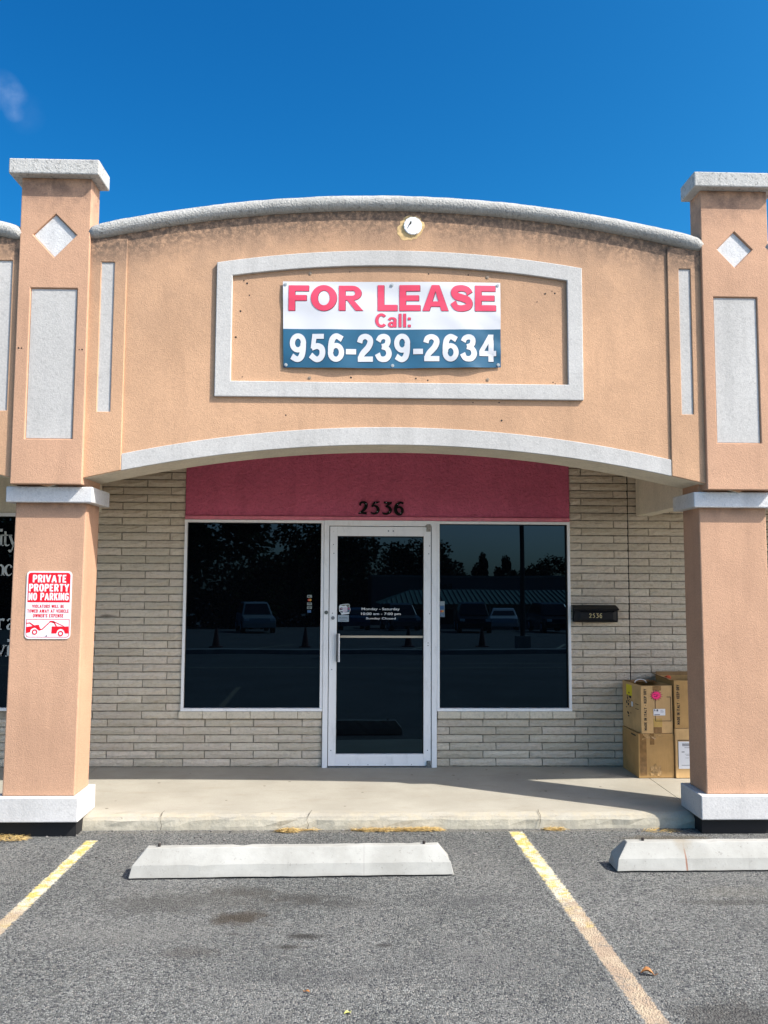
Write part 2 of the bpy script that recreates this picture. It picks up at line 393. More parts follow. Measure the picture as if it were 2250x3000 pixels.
def disc(bm, cx, cz, r, y0, y1, n=16, mi=0):
    prism(bm, [(cx + r * math.cos(2 * PI * i / n), cz + r * math.sin(2 * PI * i / n)) for i in range(n)], y0, y1, mi)
def boxes(lst):
    bm = bmesh.new()
    for b in lst: box(bm, *b)
    return bm
def tube(bm, pts, r, n=8, mi=0):
    rings = []
    for i, p in enumerate(pts):
        p = Vector(p); a = Vector(pts[max(i - 1, 0)]); b = Vector(pts[min(i + 1, len(pts) - 1)])
        t = (b - a).normalized(); s = t.cross(Vector((0, 0, 1)))
        if s.length < 1e-3: s = t.cross(Vector((0, 1, 0)))
        s.normalize(); q = s.cross(t); rr = r[i] if isinstance(r, (list, tuple)) else r
        rings.append([bm.verts.new(p + (s * math.cos(2 * PI * k / n) + q * math.sin(2 * PI * k / n)) * rr) for k in range(n)])
    for A, B in zip(rings, rings[1:]):
        for k in range(n):
            bm.faces.new((A[k], A[(k + 1) % n], B[(k + 1) % n], B[k])).material_index = mi
    bm.faces.new(rings[0][::-1]).material_index = mi; bm.faces.new(rings[-1]).material_index = mi
def stroke(bm, pts, y0, y1, f=lambda x, z: (x, z), n=5):
    """flat brush stroke: pts (x, z, width), Catmull-Rom, thick from y0 to y1"""
    P = [Vector(p) for p in pts]
    out = []
    if len(P) == 2: out = P
    else:
        for i in range(len(P) - 1):
            p0, p1, p2, p3 = P[max(i - 1, 0)], P[i], P[i + 1], P[min(i + 2, len(P) - 1)]
            for k in range(n):
                t = k / n
                out.append(0.5 * ((2 * p1) + (p2 - p0) * t + (2 * p0 - 5 * p1 + 4 * p2 - p3) * t * t + (3 * p1 - p0 - 3 * p2 + p3) * t ** 3))
        out.append(P[-1])
    L, Rr = [], []
    for i, p in enumerate(out):
        a = out[max(i - 1, 0)]; b = out[min(i + 1, len(out) - 1)]
        t = Vector((b.x - a.x, b.y - a.y)).normalized(); nn = Vector((-t.y, t.x)) * p.z / 2
        L.append(f(p.x + nn.x, p.y + nn.y)); Rr.append(f(p.x - nn.x, p.y - nn.y))
    V = lambda q, y: bm.verts.new((q[0], y, q[1]))
    a0 = [V(q, y0) for q in L]; b0 = [V(q, y0) for q in Rr]; a1 = [V(q, y1) for q in L]; b1 = [V(q, y1) for q in Rr]
    for i in range(len(out) - 1):
        for q in ((a0[i], a0[i + 1], b0[i + 1], b0[i]), (a0[i], a1[i], a1[i + 1], a0[i + 1]), (b0[i + 1], b1[i + 1], b1[i], b0[i])):
            bm.faces.new(q)
    bm.faces.new((a0[0], b0[0], b1[0], a1[0])); bm.faces.new((b0[-1], a0[-1], a1[-1], b1[-1]))
_text_cache = {}
def text_mesh(body, bold=0.0):
    """2D outline mesh of a string in the built-in font: (verts, faces, bbox)"""
    key = (body, bold)
    if key not in _text_cache:
        cu = bpy.data.curves.new("lettering_curve", 'FONT'); cu.body = body; cu.offset = bold; cu.resolution_u = 4
        o = bpy.data.objects.new("lettering_curve", cu); COL.objects.link(o)
        dg = bpy.context.evaluated_depsgraph_get(); dg.update()
        me = bpy.data.meshes.new_from_object(o.evaluated_get(dg))
        vs = [v.co.copy() for v in me.vertices]; fs = [tuple(p.vertices) for p in me.polygons]
        bpy.data.objects.remove(o); bpy.data.curves.remove(cu); bpy.data.meshes.remove(me)
        xs = [v.x for v in vs]; ys = [v.y for v in vs]
        _text_cache[key] = (vs, fs, (min(xs), max(xs), min(ys), max(ys)))
    return _text_cache[key]
def add_text(bm, body, x0, x1, z0, z1, y, bold=0.0, tilt=0.0, mi=0, place=None, cut=0.0):
    vs, fs, (a, b, c, d) = text_mesh(body, bold)
    nv = []
    for v in vs:
        u = (v.x - a) / (b - a); w = (v.y - c) / (d - c)
        x = x0 + u * (x1 - x0); z = z0 + w * (z1 - z0) + tilt * (x - x0)
        nv.append(bm.verts.new((x, y, z)))
    new = []
    for f in fs:
        try:
            F = bm.faces.new([nv[i] for i in f]); F.material_index = mi; new.append(F)
        except ValueError: pass
    for F in new:
        F.normal_update()
        if F.normal.y > 0: F.normal_flip()
    if place:
        if cut:
            for _ in range(4):
                es = [e for e in {e for F in bm.faces for e in F.edges} if e.calc_length() > cut]
                if not es: break
                bmesh.ops.subdivide_edges(bm, edges=es, cuts=1)
                bmesh.ops.triangulate(bm, faces=[F for F in bm.faces if len(F.verts) > 3])
        for v in bm.verts: v.co = place(v.co)

CAPS = {  # single-weight block capitals: width, strokes (x, z) on a 100 high grid
 'A': (58, [[(6, 0), (29, 94)], [(29, 94), (52, 0)], [(16, 32), (42, 32)]]), 'B': (48, [[(8, 0), (8, 100)], [(8, 92), (28, 92), (39, 84), (39, 64), (28, 54), (8, 54)], [(28, 54), (41, 44), (41, 18), (29, 8), (8, 8)]]),
 'C': (48, [[(41, 70), (38, 86), (24, 93), (10, 84), (8, 60), (8, 38), (10, 16), (24, 7), (38, 14), (41, 30)]]), 'D': (50, [[(8, 0), (8, 100)], [(8, 92), (24, 92), (38, 82), (42, 60), (42, 40), (38, 18), (24, 8), (8, 8)]]),
 'E': (42, [[(8, 0), (8, 100)], [(8, 92), (40, 92)], [(8, 52), (35, 52)], [(8, 8), (41, 8)]]), 'G': (50, [[(42, 72), (38, 87), (24, 93), (10, 84), (8, 60), (8, 38), (10, 16), (24, 7), (38, 14), (42, 28), (42, 46)], [(26, 46), (46, 46)]]),
 'H': (50, [[(8, 0), (8, 100)], [(42, 0), (42, 100)], [(8, 52), (42, 52)]]), 'I': (16, [[(8, 0), (8, 100)]]), 'K': (50, [[(8, 0), (8, 100)], [(44, 98), (10, 40)], [(20, 58), (46, 0)]]), 'L': (42, [[(8, 0), (8, 100)], [(8, 8), (41, 8)]]),
 'M': (64, [[(8, 0), (8, 100)], [(8, 96), (32, 22)], [(56, 96), (32, 22)], [(56, 0), (56, 100)]]), 'N': (52, [[(8, 0), (8, 100)], [(8, 97), (44, 3)], [(44, 0), (44, 100)]]),
 'O': (52, [[(26, 93), (12, 85), (8, 60), (8, 40), (12, 15), (26, 7), (40, 15), (44, 40), (44, 60), (40, 85), (26, 93)]]), 'P': (48, [[(8, 0), (8, 100)], [(8, 92), (28, 92), (40, 84), (40, 58), (28, 48), (8, 48)]]),
 'R': (50, [[(8, 0), (8, 100)], [(8, 92), (28, 92), (40, 84), (40, 60), (28, 50), (8, 50)], [(26, 50), (44, 0)]]), 'S': (46, [[(39, 72), (36, 88), (23, 93), (10, 86), (8, 72), (14, 60), (32, 44), (39, 30), (36, 14), (23, 7), (10, 12), (7, 28)]]),
 'T': (46, [[(23, 0), (23, 100)], [(0, 92), (46, 92)]]), 'V': (56, [[(5, 100), (28, 5)], [(51, 100), (28, 5)]]), 'W': (74, [[(5, 100), (20, 4)], [(37, 92), (20, 4)], [(37, 92), (54, 4)], [(69, 100), (54, 4)]]),
 'X': (54, [[(6, 100), (48, 0)], [(48, 100), (6, 0)]]), 'Y': (54, [[(5, 100), (27, 48)], [(49, 100), (27, 48)], [(27, 50), (27, 0)]]), "'": (12, [[(6, 74), (6, 100)]]), '-': (30, [[(2, 46), (28, 46)]]), ' ': (26, [])}
def caps(bm, text, x0, x1, z0, z1, y, weight=17, gap=13, f=None):
    W_ = sum(CAPS[c][0] + gap for c in text) - gap; cx = 0; f = f or (lambda a, b: (a, b))
    for c in text:
        w, st = CAPS[c]
        for i, q in enumerate(st):
            stroke(bm, [(a, b, weight) for a, b in q], y - .00012 * i, y + .0006, lambda a, b, cx=cx: f(x0 + (cx + a) / W_ * (x1 - x0), z0 + b / 100 * (z1 - z0)), n=3)
        cx += w + gap
# ------------------------------------------------------------------ ground, sidewalk, kerb
GA = -0.115
def gz(y):
    pts = ((5, GA), (-9.5, GA), (-18, -0.48), (-45, -1.15), (-62, -1.95), (-110, -2.7), (-900, -5))
    if y >= 5: return GA
    for (a, za), (b, zb) in zip(pts, pts[1:]):
        if b <= y <= a: return za + (zb - za) * (y - a) / (b - a)
    return pts[-1][1]
bm = bmesh.new()
xs = [-900, -200, -60, -20, -6, -3, 0, 3, 6, 20, 60, 200, 900]
ys = [-900, -300, -110, -85, -62, -54, -45, -36, -27, -22, -18, -15, -12, -9.5, -6, -4, -2, 0, 5, 60, 300, 900]
g = [[bm.verts.new((x, y, gz(y))) for x in xs] for y in ys]
for j in range(len(ys) - 1):
    for i in range(len(xs) - 1):
        bm.faces.new((g[j][i], g[j][i + 1], g[j + 1][i + 1], g[j + 1][i]))
obj("parking_lot_asphalt", bm, ASPHALT, kind='structure')

def slab(x0, x1):
    b = bmesh.new(); n = max(2, int((x1 - x0) / 0.12))
    prof = [(0.30, 0.0), (0.03, 0.0), (-0.6, -0.003), (-1.33, -0.008), (-1.385, -0.014), (-1.415, -0.028), (-1.428, -0.05), (-1.432, -0.09), (-1.436, -0.2)]
    rows = []
    for i in range(n + 1):
        x = x0 + (x1 - x0) * i / n; w = random.uniform(-1, 1)
        r_ = []
        for k, (y, z) in enumerate(prof):
            j = 0.006 * random.uniform(-1, 1) if 4 <= k <= 7 else 0
            r_.append(b.verts.new((x, y + j + 0.004 * w * (k > 3), z + (j * 0.8 if k < 7 else 0))))
        rows.append(r_)
    for A, B in zip(rows, rows[1:]):
        for k in range(len(prof) - 1): b.faces.new((A[k + 1], B[k + 1], B[k], A[k]))
    for A, flip in ((rows[0], False), (rows[-1], True)):
        lo = [b.verts.new((A[0].co.x, 0.30, -0.2))]
        f = b.faces.new(A + lo); 
        if flip: f.normal_flip()
    return b
SW = empty("sidewalk", kind='structure')
for a, b_ in ((-9.0, -2.452), (-2.446, 2.2335), (2.2395, 9.0)):
    obj("concrete_slab", slab(a, b_), CONC, SW, smooth=False)
# hairline cracks down the kerb nose and face
bm = bmesh.new()
for cx in (-1.55, -0.52, 1.10):
    x = cx; pts = []
    for y, z in ((-1.355, -0.0035), (-1.385, -0.009), (-1.418, -0.024), (-1.437, -0.05), (-1.442, -0.08), (-1.445, -0.113)):
        x += random.uniform(-0.012, 0.014); pts.append((x, y, z))
    for (xa, ya, za), (xb, yb, zb) in zip(pts, pts[1:]):
        w = random.uniform(0.0008, 0.0024)
        v = [bm.verts.new(p) for p in ((xa - w, ya - .004, za + .003), (xa + w, ya - .004, za + .003), (xb + w, yb - .004, zb + .003), (xb - w, yb - .004, zb + .003))]
        bm.faces.new(v[::-1])
obj("kerb_crack", bm, plain("crack_dirt", (0.09, 0.08, 0.06), 0.95), SW, kind='stuff')

def line(x0, slope, w, ya, yb, name):
    b = bmesh.new(); n = 24; L = []; Q = []
    for i in range(n + 1):
        y = ya + (yb - ya) * i / n; x = x0 + slope * (y + 1.48)
        L.append(b.verts.new((x - w - .02, y, GA + 0.0015))); Q.append(b.verts.new((x + w + .02, y, GA + 0.0015)))
    for i in range(n): b.faces.new((L[i + 1], Q[i + 1], Q[i], L[i]))
    obj(name, b, paint_mat(x0, slope, w), kind='structure')
line(0.914, -0.0355, 0.053, -1.50, -6.8, "painted_bay_line")
line(-1.960, 0.0105, 0.044, -1.66, -6.8, "painted_bay_line")

# ------------------------------------------------------------------ the storefront building
BLD = empty("storefront_building", label="peach stucco shopfront with white arch trim, two square columns and tan brick walls", category="shop building")

# ---- brick wall
WALL = empty("brick_wall", parent=BLD)
Z0, CH = 0.012, 0.0677
bm = bmesh.new()
MY = 0.015
for b in ((-4.6, -2.95, MY, .2, -.02, .484), (-2.95, -1.736, MY, .2, -.02, 2.95), (-1.736, -.505, MY, .2, -.02, .455), (.505, 1.70, MY, .2, -.02, .455),
          (1.70, 5.2, MY, .2, -.02, 2.95), (-9, -4.6, MY, .2, -.02, 2.95), (5.2, 9, MY, .2, -.02, 2.95), (-1.736, 1.70, .06, .2, 2.16, 2.95), (-4.6, -2.95, .06, .2, 2.205, 2.95)):
    box(bm, *b)
obj("mortar_backing", bm, MORTAR, WALL)
obj("control_joint", boxes([(2.2275, 2.2365, .008, .0145, 0, 2.95)]), DARK, WALL)
brick_cache = {}
def brick_mesh(L, var):
    key = (round(L, 3), var)
    if key in brick_cache: return brick_cache[key]
    rnd = random.Random(hash(key) % 99991)
    b = bmesh.new(); H = CH - 0.0105; nx = max(2, min(6, int(L / 0.06))); nz = 2
    G = []
    for j in range(nz + 1):
        row = []
        for i in range(nx + 1):
            x = L * i / nx; z = H * j / nz; edge = i in (0, nx) or j in (0, nz)
            y = (-0.001 + rnd.uniform(0, 0.003)) if edge else -rnd.uniform(0.003, 0.011)
            dx = rnd.uniform(-.0022, .0022) if i in (0, nx) else rnd.uniform(-.012, .012)
            dz = rnd.uniform(-.0016, .0016) if j in (0, nz) else rnd.uniform(-.008, .008)
            row.append(b.verts.new((x + dx, y, z + dz)))
        G.append(row)
    for j in range(nz):
        for i in range(nx): b.faces.new((G[j][i], G[j][i + 1], G[j + 1][i + 1], G[j + 1][i]))
    ring = G[0] + [G[j][-1] for j in range(1, nz + 1)] + G[nz][-2::-1] + [G[j][0] for j in range(nz - 1, 0, -1)]
    back = [b.verts.new((v.co.x, 0.017, v.co.z)) for v in ring]
    for i in range(len(ring)):
        k = (i + 1) % len(ring)
        b.faces.new((ring[k], ring[i], back[i], back[k]))
    me = bpy.data.meshes.new("brick"); b.to_mesh(me); b.free(); me.materials.append(BRICK)
    brick_cache[key] = me
    return me
bricks = []
def course(n, x0, x1, joints):
    e = [x0] + sorted(j for j in joints if x0 + 0.02 < j < x1 - 0.02) + [x1]
    for a, b in zip(e, e[1:]): bricks.append((a + (0.0048 if a != x0 else 0.001), b - (0.0048 if b != x1 else 0.001), Z0 + CH * n))
NC = 43
for n in range(NC):
    if n <= 5:
        j = (-2.79, -2.37, -1.942, -1.523, -1.101, -.678) if n % 2 else (-2.55, -2.135, -1.71, -1.299, -.883)
        course(n, -2.95, -.507, j)
        j = (.911, 1.321, 1.728, 2.08) if n % 2 else (.616, 1.025, 1.434, 1.842)
        course(n, .507, 2.2275, j)
        course(n, -4.6, -2.95, (-3.4, -3.82, -4.25) if n % 2 else (-3.18, -3.6, -4.03, -4.45))
    else:
        j = (-1.866, -2.29, -2.71) if n % 2 else (-2.076, -2.50)
        course(n, -2.95, -1.752 if n == 6 else -1.738, j)
        j = (2.102,) if n % 2 else (1.807,)
        course(n, 1.729 if n == 6 else 1.702, 2.2275, j)
    j = (2.618, 3.04, 3.46, 3.88, 4.30, 4.72) if n % 2 else (2.42, 2.84, 3.26, 3.68, 4.10, 4.52, 4.94)
    course(n, 2.2365, 5.2, j)
def seen(a, b, z):
    if z > 2.62: return False
    if a < -3.0: return False
    if b < -2.50: return False
    if a > 2.60: return False
    if a > 2.2 and z < 0.62: return False
    return not (a > 2.30 and 2.30 < z)
vis = [q for q in bricks if seen(*q)]; hid = [q for q in bricks if not seen(*q)]
vis.sort(key=lambda q: -(q[1] - q[0])); hid += vis[300:]; vis = vis[:300]
for a, b, z in vis:
    o = bpy.data.objects.new("brick", brick_mesh(b - a, random.randrange(5))); COL.objects.link(o)
    o.parent = WALL; o.location = (a, random.uniform(-.0025, .0025), z)
bm = bmesh.new()
for a, b, z in hid:
    me = brick_mesh(b - a, random.randrange(5)); k = len(bm.verts); bm.from_mesh(me); bm.verts.ensure_lookup_table()
    for v in bm.verts[k:]: v.co += Vector((a, random.uniform(-.002, .002), z))
o = obj("brick_courses", bm, None, WALL, kind='stuff')
if not o.data.materials: o.data.materials.append(BRICK)
for x0, x1, n in ((-1.750, -.508, 6), (.508, 1.727, 6)):
    for i in range(n):
        a = x0 + (x1 - x0) * i / n; b = x0 + (x1 - x0) * (i + 1) / n
        obj("sill_brick", boxes([(a + .0015, b - .0015, -.034 + random.uniform(-.002, .002), .05, .4215, .4815 + random.uniform(-.001, .001))]), SILL, WALL, bevel=.005)

# ---- raspberry fascia over the door and cream one over the neighbouring window
bm = boxes([(-1.733, 1.697, -.012, .058, 2.196, 2.95)])
FASC = obj("fascia_panel", bm, PINK, BLD)
obj("drip_edge", boxes([(-1.733, 1.697, -.026, .058, 2.160, 2.192)]), PINK_TRIM, FASC, bevel=.004)
obj("fascia_panel", boxes([(-4.6, -2.952, -.012, .058, 2.206, 2.95)]), CREAM, BLD, label="cream fascia panel above the neighbouring window")

# ---- windows
def pane(x0, x1, z0, z1, y, parent):
    """glass sits a little out of square in its frame, as the mirrored street shows"""
    w, h = (x1 - x0) / 2, (z1 - z0) / 2
    o = obj("glass_pane", boxes([(-w, w, -.003, .003, -h, h)]), GLASS, parent)
    o.location = ((x0 + x1) / 2, y, (z0 + z1) / 2); o.rotation_euler = (R(-.25), 0, R(.7))
def window(x0, x1, z0, z1, fw=0.024, tilt=0.0, bot=0.026):
    W = empty("window", parent=BLD)
    obj("frame", boxes([(x0, x1, -.022, .045, z1 - fw, z1), (x0, x1, -.028, .045, z0, z0 + bot),
                        (x0, x0 + fw, -.0215, .045, z0 + bot, z1 - fw), (x1 - fw, x1, -.0215, .045, z0 + bot, z1 - fw)]), ALU, W, bevel=.002)
    obj("gasket", boxes([(x0 + fw, x1 - fw, -.002, .04, z1 - fw - .006, z1 - fw - .0005), (x0 + fw, x0 + fw + .004, -.002, .044, z0 + bot, z1 - fw - .006),
                         (x1 - fw - .004, x1 - fw, -.002, .04, z0 + bot, z1 - fw - .006)]), DARK, W)
    bm_ = bmesh.new(); pane(x0 + fw + .004, x1 - fw - .004, z0 + bot, z1 - fw - .006, .022, W)
    return W
WL = window(-1.735, -.503, .4835, 2.157)
WR = window(.503, 1.699, .4835, 2.157)
WN = window(-4.6, -2.951, .486, 2.204, 0.03)
obj("interior", boxes([(-4.6, 1.7, .21, 3.0, -.02, 2.9)]), DARK, BLD)

# payment-card decals on the left window
card_blue = plain("decal_blue", (0.03, 0.09, 0.20), 0.5); card_red = plain("decal_red", (0.45, 0.05, 0.03), 0.5); card_or = plain("decal_orange", (0.55, 0.25, 0.03), 0.5)
card_w = plain("decal_grey_white", (0.22, 0.25, 0.23), 0.5)
z = 1.495
for i, kind in enumerate(("bar", "circles", "arrow", "visa", "blue")):
    zz = z - i * 0.0335
    bm = bmesh.new()
    if kind == "circles":
        disc(bm, -.633, zz - .011, .0105, .009, .011, 14, 0); disc(bm, -.619, zz - .011, .0105, .0085, .010, 14, 1)
        obj("card_sticker", bm, [card_red, card_or], WL)
    elif kind == "blue":
        box(bm, -.645, -.612, .0095, .011, zz - .022, zz); obj("card_sticker", bm, card_blue, WL)
    else:
        box(bm, -.648, -.606, .0095, .011, zz - .024, zz, 0)
        if kind == "visa": add_text(bm, "VISA", -.642, -.612, zz - .019, zz - .006, .0088, .03, mi=1)
        elif kind == "arrow":
            box(bm, -.642, -.622, .0088, .0093, zz - .014, zz - .009, 1); prism(bm, [(-.624, zz - .019), (-.612, zz - .0115), (-.624, zz - .004)], .0088, .0093, 1)
        else: box(bm, -.642, -.626, .0088, .0093, zz - .016, zz - .008, 1)
        obj("card_sticker", bm, [card_w, INK], WL)
# strip of card decals on the right window
bm = bmesh.new()
box(bm, .531, .574, -.0010, .0005, 1.305, 1.445, 0)
prism(bm, [(.531, 1.408), (.571, 1.411), (.573, 1.440), (.548, 1.444), (.531, 1.441)], -.0018, -.0012, 1)
box(bm, .533, .567, -.0018, -.0012, 1.373, 1.403, 2); disc(bm, .544, 1.356, .009, -.0018, -.0012, 14, 3); disc(bm, .557, 1.356, .009, -.0022, -.0016, 14, 4)
box(bm, .536, .566, -.0018, -.0012, 1.313, 1.333, 2)
add_text(bm, "VISA", .539, .563, 1.317, 1.329, -.0026, .03, mi=1)
obj("card_sticker", bm, [plain("decal_edge", (0.12, 0.16, 0.19), 0.5), plain("decal_pale", (0.25, 0.29, 0.30), 0.5), card_blue, card_red, card_or], WR)

# serif lettering on the neighbouring window
SER = {
 'i': ([[(50, 0, 24), (50, 100, 24)], [(22, 4, 8), (78, 4, 8)], [(25, 96, 8), (50, 96, 8)], [(50, 128, 26), (50, 152, 26)]]),
 't': ([[(48, 22, 22), (48, 130, 20)], [(18, 96, 9), (86, 96, 9)], [(48, 30, 22), (56, 8, 18), (74, 3, 10), (92, 14, 6)]]),
 'y': ([[(22, 97, 24), (64, 5, 24)], [(102, 97, 10), (45, -42, 10)], [(4, 96, 8), (46, 96, 8)], [(82, 96, 8), (120, 96, 8)], [(48, -38, 14), (30, -46, 20), (16, -36, 16)]]),
 'n': ([[(26, 0, 22), (26, 98, 22)], [(30, 74, 8), (56, 94, 14), (78, 76, 22), (80, 50, 22), (80, 0, 22)], [(5, 4, 8), (46, 4, 8)], [(60, 4, 8), (100, 4, 8)], [(5, 95, 8), (26, 95, 8)]]),
 'c': ([[(84, 72, 22), (70, 94, 12), (45, 92, 14), (24, 66, 26), (24, 36, 26), (46, 6, 16), (70, 6, 10), (88, 22, 6)]]),
 'r': ([[(26, 0, 22), (26, 98, 22)], [(30, 66, 8), (48, 90, 14), (76, 84, 24)], [(5, 4, 8), (50, 4, 8)], [(5, 95, 8), (26, 95, 8)]]),
 'a': ([[(22, 76, 20), (40, 95, 10), (62, 88, 16), (70, 66, 22), (70, 18, 22), (82, 3, 10), (92, 10, 6)], [(68, 56, 8), (36, 44, 14), (24, 22, 22), (40, 5, 14), (66, 20, 8)]]),
 'v': ([[(14, 97, 24), (52, 2, 24)], [(90, 97, 10), (50, 2, 10)], [(-4, 96, 8), (36, 96, 8)], [(72, 96, 8), (108, 96, 8)]])}
for word, x, zb in ((("i", -3.385), ("t", -3.347), ("y", -3.287)), 0, 1.913), ((("n", -3.383), ("c", -3.313)), 0, 1.652), ((("r", -3.350), ("a", -3.277)), 0, 1.182), ((("v", -3.352), ("i", -3.283)), 0, .95):
    bm = bmesh.new()
    for ch, xx in word:
        for s in SER[ch]: stroke(bm, s, -.004, -.001, lambda a, b, xx=xx, zb=zb: (xx + a * .00099 * .86, zb + b * .00099))
    obj("lettering_line", bm, LETDIM, WN)

# ---- door frame and door
DF = obj("door_frame", boxes([(-.501, -.456, -.030, .05, 0, 2.157), (.456, .501, -.030, .05, 0, 2.157), (-.456, .456, -.030, .05, 2.110, 2.157)]), ALU, BLD, bevel=.002)
obj("threshold", boxes([(-.456, .456, -.035, .05, -.001, .008)]), STEEL, DF)
obj("jamb_gap", boxes([(-.4562, -.450, .004, .04, .008, 2.1098), (.450, .4562, .004, .04, .008, 2.1098), (-.450, .450, .004, .04, 2.105, 2.1098)]), DARK, DF)
DOOR = empty("door", parent=BLD)
def rail(name, *b): return obj(name, boxes([b]), ALU, DOOR, bevel=.002)
rail("stile", -.4495, -.383, -.022, .024, .014, 2.104); rail("stile", .385, .4495, -.022, .024, .014, 2.104)
rail("top_rail", -.3825, .3845, -.0215, .024, 2.020, 2.104); rail("bottom_rail", -.3825, .3845, -.0215, .024, .014, .115)
obj("gasket", boxes([(-.383, .385, -.004, .02, 2.012, 2.0198), (-.3828, -.378, -.004, .02, .115, 2.012), (.380, .3848, -.004, .02, .115, 2.012)]), DARK, DOOR)
pane(-.378, .380, .115, 2.012, .017, DOOR)
bm = boxes([(-.352, .379, -.003, .006, 1.121, 1.139)]); disc(bm, .345, 1.130, .003, -.0045, -.003, 8, 1)
obj("push_bar", bm, [plain("tan_push_bar", (0.50, 0.43, 0.32), 0.5), DARK], DOOR, bevel=0)
bm = bmesh.new()
box(bm, -.418, -.386, -.027, -.0215, .914, 1.157, 0)
box(bm, -.386, -.372, -.060, -.0235, .914, 1.157, 1); box(bm, -.372, -.3635, -.066, -.030, .916, 1.157, 2); box(bm, -.3635, -.354, -.066, -.052, .914, 1.159, 0)
obj("pull_handle", bm, [ALU, DARK, BLACK], DOOR, bevel=.0015)
bm = bmesh.new(); disc(bm, -.417, 1.295, .0155, -.034, -.022, 20); disc(bm, -.417, 1.295, .008, -.036, -.034, 16)
obj("lock_cylinder", bm, STEEL, DOOR)
obj("key_slot", boxes([(-.4185, -.4155, -.0368, -.0361, 1.283, 1.293)]), DARK, DOOR)
bm = bmesh.new(); disc(bm, -.4755, 1.343, .0165, -.040, -.030, 20); disc(bm, -.4755, 1.343, .009, -.043, -.040, 16); disc(bm, -.4755, 1.343, .004, -.0445, -.043, 12)
obj("lock_cylinder", bm, plain("bronze_lock", (0.13, 0.14, 0.13), 0.5, 0.4, var=0.3, scale=200), DF)
bm = bmesh.new()
for x, zz in ((-.418, 1.942), (-.414, 1.865), (.437, 1.935), (.43, 1.865), (.437, 1.335), (.424, 1.078), (.424, 1.056), (-.421, 1.336), (-.423, .845), (-.424, .148), (.42, .148)):
    disc(bm, x, zz, .0042, -.0235, -.0215, 8)
obj("screw", bm, DARK, DOOR, kind='stuff')
bm = bmesh.new()
for x in (.070, .113): disc(bm, x, 2.066, .007, -.0235, -.0214, 10)
for x in (-.27, -.10, .05, .28): disc(bm, x, .026, .004, -.0235, -.0214, 8)
obj("cover_screw", bm, STEEL, DOOR, kind='stuff')
bm = boxes([(.408, .446, -.034, -.022, 2.062, 2.128), (.400, .452, -.032, -.0225, 2.100, 2.120)])
obj("top_pivot", bm, plain("worn_pivot", (0.27, 0.25, 0.22), 0.6, var=0.4, scale=60), DOOR, bevel=.003)
obj("bottom_pivot", boxes([(.412, .446, -.04, -.022, .012, .060), (.405, .452, -.038, -.0225, .010, .024)]), plain("grey_pivot", (0.16, 0.17, 0.16), 0.6, var=0.4, scale=60), DOOR, bevel=.003)
bm = bmesh.new()
add_text(bm, "Monday - Saturday", -.165, .174, 1.3570, 1.3850, .006, .006)
add_text(bm, "10:00 am - 7:00 pm", -.169, .183, 1.3145, 1.3420, .006, .006)
add_text(bm, "Sunday Closed", -.125, .138, 1.2770, 1.2995, .006, .006)
obj("opening_hours_lettering", bm, LETW, DOOR)
# colourful die-cut sticker (its square code left blank) and a small grey notice
bm = bmesh.new(); S = lambda pts: [(-.3735 + x * .00148 / 20.74 * 1000 / 2.455 * .1, 0) for x in pts]
def cv(x, y): return (-.383 + (x - 150) * .0001455, 1.4385 - (y - 100) * .0001455)
def poly(pts, y, mi): prism(bm, [cv(*p) for p in pts][::-1], y, y + .0006, mi)
poly([(280, 380), (350, 300), (500, 270), (800, 240), (880, 250), (935, 330), (925, 430), (970, 570), (945, 690), (905, 740), (905, 840), (430, 900), (370, 760), (290, 700), (275, 500)], .0065, 0)
poly([(330, 340), (560, 295), (860, 275), (905, 340), (900, 410), (780, 440), (700, 330), (560, 380), (420, 350)], .0058, 1)
poly([(305, 540), (330, 480), (480, 455), (500, 690), (520, 760), (440, 780), (330, 700)], .0058, 2)
poly([(340, 540), (410, 500), (475, 530), (400, 575)], .0051, 3); poly([(330, 620), (490, 620), (500, 690), (340, 690)], .0051, 0)
poly([(780, 455), (905, 430), (940, 560), (930, 680), (880, 740), (560, 770), (790, 700)], .0058, 2)
poly([(815, 490), (895, 470), (915, 570), (835, 580)], .0051, 4); poly([(825, 600), (900, 600), (885, 690), (835, 700)], .0051, 5)
poly([(505, 460), (755, 440), (785, 720), (530, 745)], .0046, 6)
obj("shop_sticker", bm, [plain("sticker_white", (0.62, 0.66, 0.68), 0.5), plain("sticker_olive", (0.12, 0.13, 0.09), 0.5), plain("sticker_navy", (0.01, 0.02, 0.05), 0.5), plain("sticker_pale_pink", (0.55, 0.30, 0.40), 0.5), plain("sticker_magenta", (0.40, 0.05, 0.16), 0.5), plain("sticker_teal", (0.04, 0.20, 0.30), 0.5), plain("sticker_lilac", (0.50, 0.45, 0.52), 0.5)], DOOR)
bm = boxes([(-.376, -.277, .0065, .0075, 1.260, 1.319)])
for a, b, zz, hh in ((-.365, -.342, 1.2945, .005), (-.337, -.290, 1.2945, .005), (-.369, -.284, 1.284, .0035), (-.356, -.296, 1.269, .0035)): box(bm, a, b, .0059, .0064, zz, zz + hh, 1)
obj("paper_notice", bm, [plain("notice_blue_grey", (0.27, 0.33, 0.38), 0.6), plain("notice_print", (0.07, 0.11, 0.14), 0.6)], DOOR)

